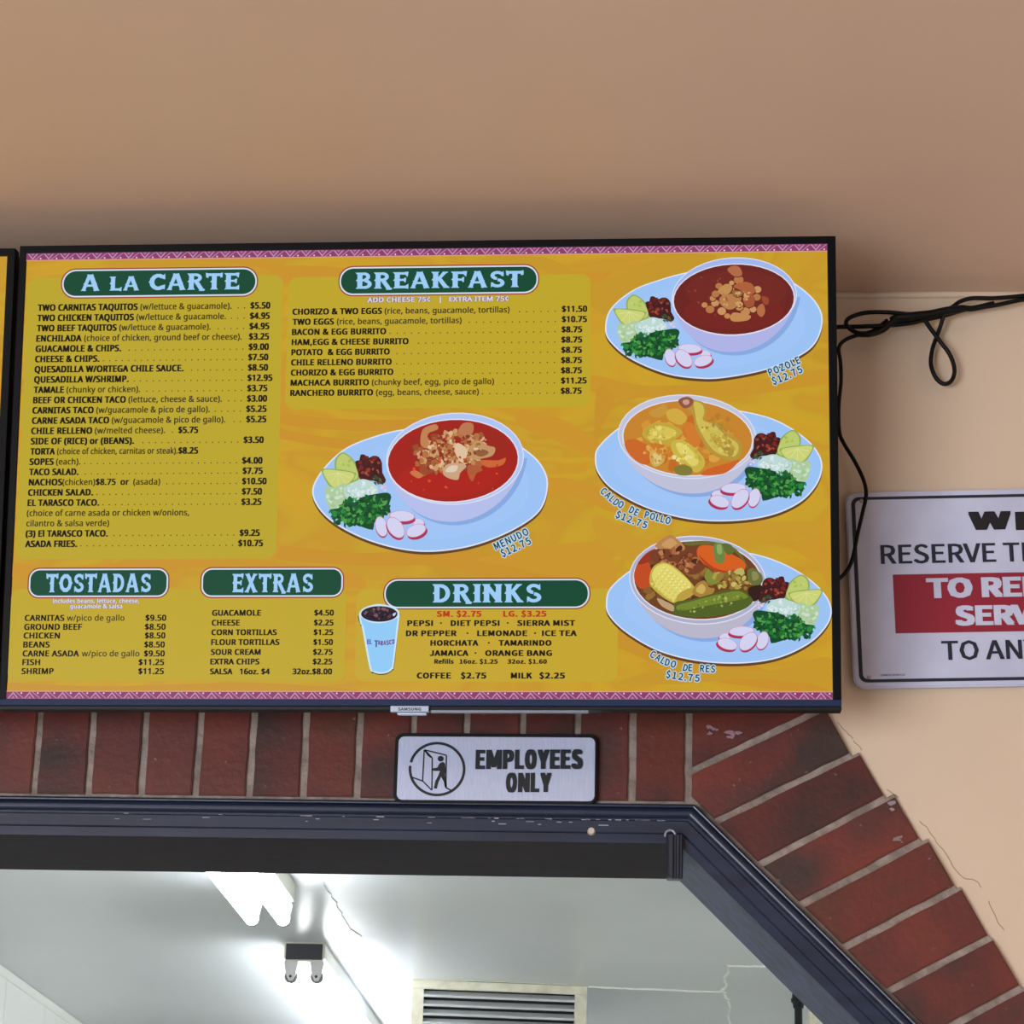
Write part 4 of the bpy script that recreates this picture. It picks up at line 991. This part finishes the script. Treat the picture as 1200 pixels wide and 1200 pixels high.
    P.poly([c(*p) for p in [(725, 270), (785, 258), (770, 320), (735, 325)]], (52, 28, 22), 4)
    P.poly([c(*p) for p in [(385, 385), (390, 335), (470, 320), (580, 290), (680, 275), (735, 310), (738, 340), (680, 375), (560, 398), (450, 400)]], (82, 98, 34), 5)
    P.poly([c(*p) for p in [(400, 350), (480, 325), (600, 295), (680, 283), (720, 312), (640, 330), (520, 352), (420, 372)]], (118, 136, 46), 5)
    bits(P, *c(560, 340), 38, 7, 30, .8, 2.2, [(150, 164, 72), (90, 108, 36), (176, 184, 100)], -.2, 54)
    P.poly([c(*p) for p in [(310, 315), (350, 330), (385, 350), (380, 375), (330, 350)]], (190, 160, 120), 4)
    garnish(P, lambda x, y: (963.8-1.006*(350+x/3.4286-377.7), 674.2+.887*(470+y/3.4286-531.2)))
    curve_text(P, 'CALDO DE RES', [c(276, 580), c(340, 618), c(430, 645), c(580, 654)], 7.8, 1); curve_text(P, '$12.75', [c(350, 675), c(430, 690), c(512, 695)], 7.8, 1)
for fn in (menudo, pozole, pollo, res): dish(fn)
def cup(P):
    c = C(12, 410, 700)
    P.poly([c(*q) for q in [(128, 250), (150, 400), (180, 460), (285, 1010), (340, 1070), (420, 1092), (520, 1082), (600, 1030), (625, 960), (690, 380), (705, 230), (640, 300), (400, 340)]], (78, 92, 50), 4)
    P.poly([c(*q) for q in [(132, 230), (150, 380), (172, 430), (275, 980), (330, 1050), (420, 1076), (530, 1060), (600, 1010), (620, 940), (690, 360), (698, 230), (640, 150), (420, 95), (220, 140)]], (212, 232, 248), 4)
    P.poly([c(*q) for q in [(160, 280), (175, 380), (200, 440), (300, 980), (350, 1035), (430, 1055), (520, 1040), (580, 990), (600, 930), (662, 370), (672, 290), (560, 340), (400, 365), (250, 340)]], (146, 206, 250), 4)
    P.ell(*c(415, 235), 21.4, 9.2, (38, 24, 40), 0); bits(P, *c(400, 230), 17, 6.5, 24, 1.2, 3.2, [(60, 30, 44), (96, 52, 60), (28, 18, 34), (120, 84, 92)], 0, 61)
    P.poly([c(*q) for q in [(605, 235), (650, 215), (640, 250), (615, 268)]], (200, 216, 240), 2)
    P.d += 2e-5
    P.text('EL', *c(242, 658), c(312, 0)[0], 5.2, (90, 90, 170), 'humanist', .09, up=True)
    for i, ch in enumerate('TARASCO'):
        x = 350+i*40; y = 668 + (10, 0, 8, 2, 2, -6, -14)[i]
        if ch == 'T': P.text(ch, *c(345, 700), c(400, 0)[0], 7.6, (80, 80, 165), 'humanist', .08, up=False)
        else: P.text(ch, *c(x+4, y), c(x+40, 0)[0], 5.0, (150, 60, 120) if i % 2 else (100, 80, 165), 'humanist', .09, up=False)
P = Print(tvmap, 2e-5, .0009); cup(P); P.build('drink_picture', M_print, scr)

def solid_text(name, body, mp, x0, yb, x1, cap, m, parent, kind='grotesk', bold=.0, boldy=None, d=.0004):
    P = Print(mp, 0, d); P.text(body, x0, yb, x1, cap, (0, 0, 0), kind, bold, boldy); return P.build(name, m, parent)
u, v = tvmap(468, 833.5)
P = Print(tvmap, 0, .0065); P.text('SAMSUNG', 467, 833.2, 494, 3.4, (0, 0, 0), 'grotesk', .05); P.build('logo', M_ink, tab)

# ------------------------------------------------------------------ EMPLOYEES ONLY plaque
def plate_frame(tl, tr_, bl_, Y):
    """panel frame standing at y = Y: map from pixels to its own (u, v); origin at the top left"""
    A = on_y(*tl, Y); B = on_y(*tr_, Y); C_ = on_y(*bl_, Y); ang = math.atan2(B.z-A.z, B.x-A.x)
    M = Matrix.Translation(A) @ Matrix.Rotation(-ang, 4, 'Y'); I = M.inverted()
    def mp(px, py): q = I @ on_y(px, py, Y); return (q.x, q.z)
    return M, mp
def rounded_plate(bm, x0, z0, x1, z1, r, y0, y1, bev=.001):
    pts = []
    for cx, cz, a0 in ((x1-r, z1-r, 0), (x0+r, z1-r, 90), (x0+r, z0+r, 180), (x1-r, z0+r, 270)):
        for k in range(7): t = math.radians(a0+k*15); pts.append((cx+r*math.cos(t), cz+r*math.sin(t)))
    prism(bm, pts, 1, y0, y1, bev)
EM, emap = plate_frame((466, 861), (696, 862.5), (462, 940), -.026)
sg = thing('door_sign', 'brushed silver EMPLOYEES ONLY plaque with black rim on the brick above the opening', 'sign', mw=EM)
u0, v0 = emap(462.2, 859.5); u1, v1 = emap(700.3, 941.5); u1b = emap(699.5, 900)[0]; um = emap(461.8, 900)[0]; vt = emap(580, 859.5)[1]; vb = emap(580, 941.5)[1]
bm = bmesh.new(); rounded_plate(bm, um, vb, u1b, vt, .013, 0, .012); from_bm('backing_plate', bm, M_black, sg)
ix0, ix1, iz0, iz1 = emap(466.2, 900)[0], emap(697.2, 900)[0], emap(580, 938.3)[1], emap(580, 864)[1]
bm = bmesh.new(); rounded_plate(bm, ix0, iz0, ix1, iz1, .009, -.0022, .001, .0006); from_bm('face_plate', bm, M_alu, sg)
def e2(x, y): return emap(450+x/4.444, 850+y/4.444)
# pictogram
P = Print(e2, 0, .0026)
n = 48
ring = [(277+148*math.cos(t), 230+142*math.sin(t)) for t in [2*math.pi*k/n for k in range(n)]]; rin = [(277+134*math.cos(t), 230+128*math.sin(t)) for t in [2*math.pi*k/n for k in range(n)]]
for k in range(n):
    if k == 25: continue
    P.poly([ring[k], ring[(k+1) % n], rin[(k+1) % n], rin[k]], (0, 0, 0))
P.line([(210, 130), (202, 292), (250, 340), (252, 172), (212, 130), (326, 158), (322, 326), (352, 342)], 7, (0, 0, 0)); P.line([(145, 272), (202, 292)], 7, (0, 0, 0)); P.line([(212, 130), (232, 160), (252, 172)], 7, (0, 0, 0))
P.ell(296, 176, 16, 15, (0, 0, 0)); 
P.poly([(290, 200), (306, 192), (318, 200), (322, 235), (318, 262), (326, 290), (328, 326), (318, 326), (312, 296), (298, 270), (284, 300), (276, 332), (260, 330), (268, 292), (284, 262), (292, 240), (270, 240), (254, 238), (254, 226), (278, 222)], (0, 0, 0))
P.build('pictogram', M_ink, sg)
def cond(body, x0, yb, x1, cap, bold, lines):
    P = Print(e2, 0, .0027)
    # heavy condensed capitals: each letter its own narrow box
    ws = {'M': 1.36, 'E': .86, 'L': .8, 'Y': 1.02, 'O': 1.02, 'N': 1.06, 'P': .98, 'S': .98}
    tot = sum(ws[c] for c in body)+.07*(len(body)-1); s = (x1-x0)/tot; x = x0
    for ch in body:
        P.text(ch, x, yb, x+ws[ch]*s, cap, (0, 0, 0), 'grotesk', bold, .05); x += (ws[ch]+.07)*s
    return P
cond('EMPLOYEES', 476, 226, 1034, 92, .085, 1).build('lettering', M_ink, sg)
cond('ONLY', 634, 346, 872, 92, .085, 1).build('lettering', M_ink, sg)

# ------------------------------------------------------------------ WE RESERVE THE RIGHT sign
WM, wmap = plate_frame((1003, 576.5), (1200, 572.6), (1012, 803), -.016)
sg = thing('wall_sign', 'white enamel house rule sign with black border and red band right of the television', 'sign', mw=WM)
c = C(4.2875, 960, 540)
def w2(x, y): return wmap(960+x/4.2875, 540+y/4.2875)
xa = w2(165, 640)[0]-.004; ya = wmap(1100, 574.8)[1]; yb = wmap(1100, 805)[1]; xm = wmap(1190, 690)[0]; xb = 2*xm-xa
bm = bmesh.new(); rounded_plate(bm, xa, yb, xb, ya, .018, 0, .006, .0022); from_bm('panel', bm, M_signwhite, sg)
P = Print(w2, 0, .0004); P.rr_uv(xa+.0085, yb+.0085, xb-.0085, ya-.0085, .0125, (0, 0, 0)); P.build('border', M_inknavy, sg)
P = Print(w2, 0, .0008); P.rr_uv(xa+.0145, yb+.0135, xb-.0145, ya-.0135, .0085, (0, 0, 0)); P.build('field', M_signwhite, sg)
rx0 = w2(376, 715)[0]; ry1 = w2(700, 567)[1]; ry0 = w2(700, 863)[1]
P = Print(w2, 0, .0012); P.raw([(rx0, ry0), (2*xm-rx0, ry0), (2*xm-rx0, ry1), (rx0, ry1)], [(0, 1, 2), (0, 2, 3)], (0, 0, 0)); P.build('red_band', M_red, sg)
def line_(body, x0, top, bot, full, m, bold, nm='lettering', boldy=None):
    """first letter's left edge x0; the line is centred on the sign"""
    u0 = w2(x0, bot)[0]; P = Print(w2, 0, .0016); cap = bot-top
    vs, ts = text_geo(body, 'grotesk'); mn = min(v[0] for v in vs); mx_ = max(v[0] for v in vs)
    vb_ = w2(x0, bot)[1]; H = w2(x0, top)[1]-vb_; W = 2*(xm-u0) if full is None else full
    bx = bold*H; by = (bold*.4 if boldy is None else boldy)*H; sx = (W-2*bx)/(mx_-mn); sy = (H-2*by)/cap_h('grotesk')
    for dx, dy in ([(0, 0)] if not bold else [(-bx, -by), (bx, -by), (-bx, by), (bx, by), (0, -by), (0, by), (0, 0)]):
        P.d += 2e-5
        P.raw([(u0+bx+(q[0]-mn)*sx+dx, vb_+by+q[1]*sy+dy) for q in vs], ts, (0, 0, 0), False)
    return P.build(nm, m, sg)
line_('W', 752, 258, 350, w2(968, 300)[0]-w2(752, 300)[0], M_ink, .16, boldy=.05)
line_('E', 988, 258, 350, w2(1165, 300)[0]-w2(988, 300)[0], M_ink, .16, boldy=.05)
line_('RESERVE THE RIGHT', 310, 425, 520, None, M_inknavy, .035)
line_('TO REFUSE', 540, 592, 692, None, M_signwhite, .10, boldy=.05)
line_('SERVICE', 683, 730, 830, None, M_signwhite, .10, boldy=.05)
line_('TO ANYONE', 617, 907, 1003, None, M_inknavy, .035)
line_('LYNCH SIGN CO', 308, 1074, 1083, w2(430, 1078)[0]-w2(308, 1078)[0], M_inknavy, .03)
for q in ((212, 203), (250, 1088)):
    a = w2(*q); bm = bmesh.new(); cyl(bm, (a[0], -.0008, a[1]), (a[0], -.0032, a[1]), .0034, .0026, 16); box(bm, (a[0]-.0024, -.0036, a[1]-.0004), (a[0]+.0024, -.003, a[1]+.0004)); from_bm('screw', bm, M_steel, sg)

# ------------------------------------------------------------------ cables beside the television
def cable(label, runs, r):
    t = thing('cable', label, 'cable', 'loose black cables beside the television')
    for pts, rr, name in runs:
        P = catmull([(x, y, d) for x, y, d in pts], False, 6); pp = [on_y(940+x/4, 300+y/4, -d) for x, y, d in P]
        bm = bmesh.new(); tube(bm, pp, rr, 10); from_bm(name, bm, M_cable, t, True)
    return t
cable('thin black cable running down beside the television and across the white sign corner', [([(400, 300, .03), (330, 352, .03), (270, 368, .03), (205, 392, .03), (172, 430, .03), (180, 500, .028), (182, 590, .028), (172, 700, .028), (174, 820, .03), (196, 880, .03), (245, 960, .032), (288, 1050, .034), (300, 1120, .036), (284, 1200, .036), (262, 1296, .036), (234, 1426, .032), (200, 1488, .028), (150, 1530, .03)], .0031, 'cord')], 0)
cable('twisted black cable bundle with a knot running right from the television', [
    ([(120, 333, .03), (200, 332, .03), (300, 330, .034), (400, 326, .034), (500, 316, .034), (580, 298, .03), (680, 276, .028), (770, 250, .03), (900, 232, .03), (1060, 200, .03), (1300, 170, .03), (1700, 150, .03)], .0035, 'cord'),
    ([(360, 352, .038), (300, 368, .04), (240, 352, .036), (206, 318, .034), (226, 288, .034), (300, 266, .034), (400, 264, .036), (500, 272, .036), (600, 268, .034), (690, 246, .034), (740, 214, .03), (800, 198, .03), (900, 198, .03), (1060, 184, .028), (1300, 155, .03), (1700, 140, .03)], .0035, 'cord'),
    ([(260, 366, .03), (320, 366, .032), (380, 345, .036), (430, 306, .04), (500, 292, .042), (580, 276, .042), (680, 262, .038), (740, 244, .036), (800, 246, .03), (900, 224, .028)], .0048, 'cord'),
    ([(420, 304, .036), (450, 288, .042), (500, 284, .044), (540, 278, .044), (600, 272, .04), (680, 256, .04), (740, 250, .036)], .0064, 'cord')], 0)
cable('small black cable loop dangling below the cable bundle', [([(520, 276, .036), (570, 298, .03), (605, 345, .028), (645, 398, .028), (692, 462, .026), (714, 530, .024), (702, 582, .024), (666, 600, .022), (628, 572, .022), (604, 510, .022), (610, 440, .022), (634, 370, .022), (652, 318, .026), (668, 262, .034)], .0035, 'cord')], 0)

# ------------------------------------------------------------------ kitchen fittings
def tube_light(label, end_px, end_is_far, length):
    """strip light along the ceiling; end_px gives its housing's visible end corners on the ceiling plane"""
    a = on_z(end_px[0], end_px[2], ZK); b = on_z(end_px[1], end_px[2], ZK); w = (b.x-a.x)
    cx = (a.x+b.x)/2; y0 = (a.y+b.y)/2; y1 = y0-length if end_is_far else y0+length
    t = thing('strip_light', label, 'light', 'fluorescent strip lights on the kitchen ceiling', Matrix.Translation((cx, y0, ZK)))
    s = (y1-y0)/abs(y1-y0); h = .062
    bm = bmesh.new(); prism(bm, [(-w/2, 0), (-w/2, -h*.8), (-w*.36, -h), (w*.36, -h), (w/2, -h*.8), (w/2, 0)], 1, 0, y1-y0, .001); from_bm('housing', bm, M_lampwhite, t)
    bm = bmesh.new(); box(bm, (-w/2+.006, -.004*s if s > 0 else 0, -h+.006), (w/2-.006, 0 if s > 0 else -.004*s, -.006)); from_bm('end_cap', bm, M_endcap, t)
    sp = w*.32
    for e, ye in ((0, s*.012), (1, (y1-y0)-s*.012)):
        for sx in (-1, 1):
            bm = bmesh.new()
            prism(bm, [(sx*sp-.014, -h+.016), (sx*sp+.014, -h+.016), (sx*sp+.022, -h-.002), (sx*sp+.015, -h-.040), (sx*sp+.006, -h-.058), (sx*sp-.006, -h-.058), (sx*sp-.015, -h-.040), (sx*sp-.022, -h-.002)], 1, ye-.007, ye+.007, .001)
            k = from_bm('lamp_holder', bm, M_socket, t)
            if e == 0:
                bm = bmesh.new(); cyl(bm, (sx*sp, ye-s*.0075, -h-.046), (sx*sp, ye-s*.0095, -h-.046), .0045, n=12); from_bm('contact', bm, M_endcap, k)
    for sx in (-1, 1):
        bm = bmesh.new(); cyl(bm, (sx*sp, s*.024, -h-.044), (sx*sp, (y1-y0)-s*.024, -h-.044), .019, n=24); k = from_bm('tube', bm, M_tube, t, False)
        for p in k.data.polygons: p.use_smooth = len(p.vertices) == 4
        for q0, q1 in ((s*.018, s*.034), ((y1-y0)-s*.018, (y1-y0)-s*.034)):
            bm = bmesh.new(); cyl(bm, (sx*sp, q0, -h-.044), (sx*sp, q1, -h-.044), .0205, n=24); from_bm('tube_cap', bm, M_cap, k)
    return t
# near light: its far end shows below the head of the opening
tube_light('lit fluorescent strip light nearest the navy door header', (290, 346, 1036), True, 2.44)
tube_light('lit fluorescent strip light with dark end cap beyond the nearer strip light', (334, 380.5, 1104), False, 2.44)

for x, y in ((1.75, 1.2), (1.75, 4.4)):   # added lights out of view on the right, brightening the kitchen ceiling
    def added_light():
        src = [o for o in bpy.data.objects if o.name.startswith('strip_light') and o.parent is None][1]
        r = src.copy(); COL.objects.link(r); r.matrix_world = Matrix.Translation((x, y, ZK)); 
        for ch in list(src.children):
            k = ch.copy(); COL.objects.link(k); k.parent = r
            for g2 in ch.children: q2 = g2.copy(); COL.objects.link(q2); q2.parent = k
        return r
    r = added_light(); r['label'] = 'added unseen fluorescent strip light brightening the kitchen, %s' % ('nearer the dining room' if y < 3 else 'farther from the dining room')

# louvred air grille box on the kitchen ceiling
ga = on_z(483, 1147.5, ZK); gb = on_z(690, 1155.5, ZK); gw = gb.x-ga.x; gy = ga.y; gh = .36
t = thing('air_grille', 'cream framed louvred air grille box under the kitchen ceiling', 'vent', mw=Matrix.Translation((ga.x, gy, ZK)) @ Matrix.Rotation(math.atan2(gb.y-ga.y, gb.x-ga.x), 4, 'Z'))
bm = bmesh.new(); box(bm, (0, 0, -.03), (gw, .014, -.001), .002); box(bm, (0, 0, -gh), (gw, .014, -gh+.04), .002)
box(bm, (0, .001, -gh+.04), (.042, .013, -.03), .002); box(bm, (gw-.042, .001, -gh+.04), (gw, .013, -.03), .002)
from_bm('frame', bm, M_cream, t)
bm = bmesh.new(); box(bm, (.004, .014, -gh), (.012, .5, -.001)); box(bm, (gw-.012, .014, -gh), (gw-.004, .5, -.001)); box(bm, (.012, .49, -gh), (gw-.012, .5, -.001)); box(bm, (.012, .014, -gh), (gw-.012, .49, -gh+.008))
from_bm('duct_box', bm, M_alu, t)
bm = bmesh.new(); box(bm, (.014, .06, -gh+.01), (gw-.014, .066, -.004)); from_bm('inner_screen', bm, M_dark, t)
z = -.052; first = None
while z > -gh+.05:
    if first is None:
        bm = bmesh.new(); mt = Matrix.Rotation(math.radians(-38), 4, 'X')
        box(bm, (.040, -.002, -.0012), (gw-.040, .034, .0012), .0005); 
        for v in bm.verts: v.co = Matrix.Rotation(math.radians(35), 4, 'X') @ v.co
        cyl(bm, (.041, -.001, -.001), (gw-.041, -.001, -.001), .0048, n=10)
        first = from_bm('slat', bm, mat('white_grey_slat', (206, 208, 210), .3), t); o = first
    else:
        o = first.copy(); COL.objects.link(o)
    o.location = (0, .004, z); z -= .031
for q in ((gw+.001, .02, -.02), (gw+.001, .04, -.10)):
    pass
bm = bmesh.new(); box(bm, (gw-.003, .03, -.1), (gw+.004, .075, -.012), .001); from_bm('hinge_flap', bm, M_silver, t)

# black pipe with elbow and pale cabinet behind the sloping jamb
pq = on_z(934, 1162, ZK-.02); t = thing('drain_pipe', 'black pipe with rounded fitting behind the sloping navy jamb', 'pipe')
pp = on_y(934, 1163, 4.6)
bm = bmesh.new(); cyl(bm, (pp.x+.004, 4.6, pp.z-.03), (pp.x+.006, 4.6, .0), .0125, n=20); from_bm('pipe', bm, M_black, t, False)
bm = bmesh.new(); 
for (za, zb, ra, rb) in ((.012, .0, .004, .016), (0, -.02, .019, .020), (-.02, -.032, .023, .023), (-.032, -.05, .019, .016)):
    cyl(bm, (pp.x+.004, 4.6, pp.z+za), (pp.x+.004, 4.6, pp.z+zb), ra, rb, 20)
from_bm('fitting', bm, M_black, t)
pq = on_y(948.5, 1179, 4.9); t = thing('cabinet', 'tall cream cabinet edge right of the black pipe', 'cabinet')
bm = bmesh.new(); box(bm, (pq.x, 4.9, 0), (pq.x+.7, 5.5, pq.z), .004); from_bm('body', bm, M_cream, t)
bm = bmesh.new(); box(bm, (pq.x+.03, 4.885, .08), (pq.x+.67, 4.9, pq.z-.06), .004); from_bm('door', bm, M_cream, t)
bm = bmesh.new(); cyl(bm, (pq.x+.08, 4.87, 1.0), (pq.x+.08, 4.87, 1.2), .008, n=12); from_bm('handle', bm, M_steel, t)
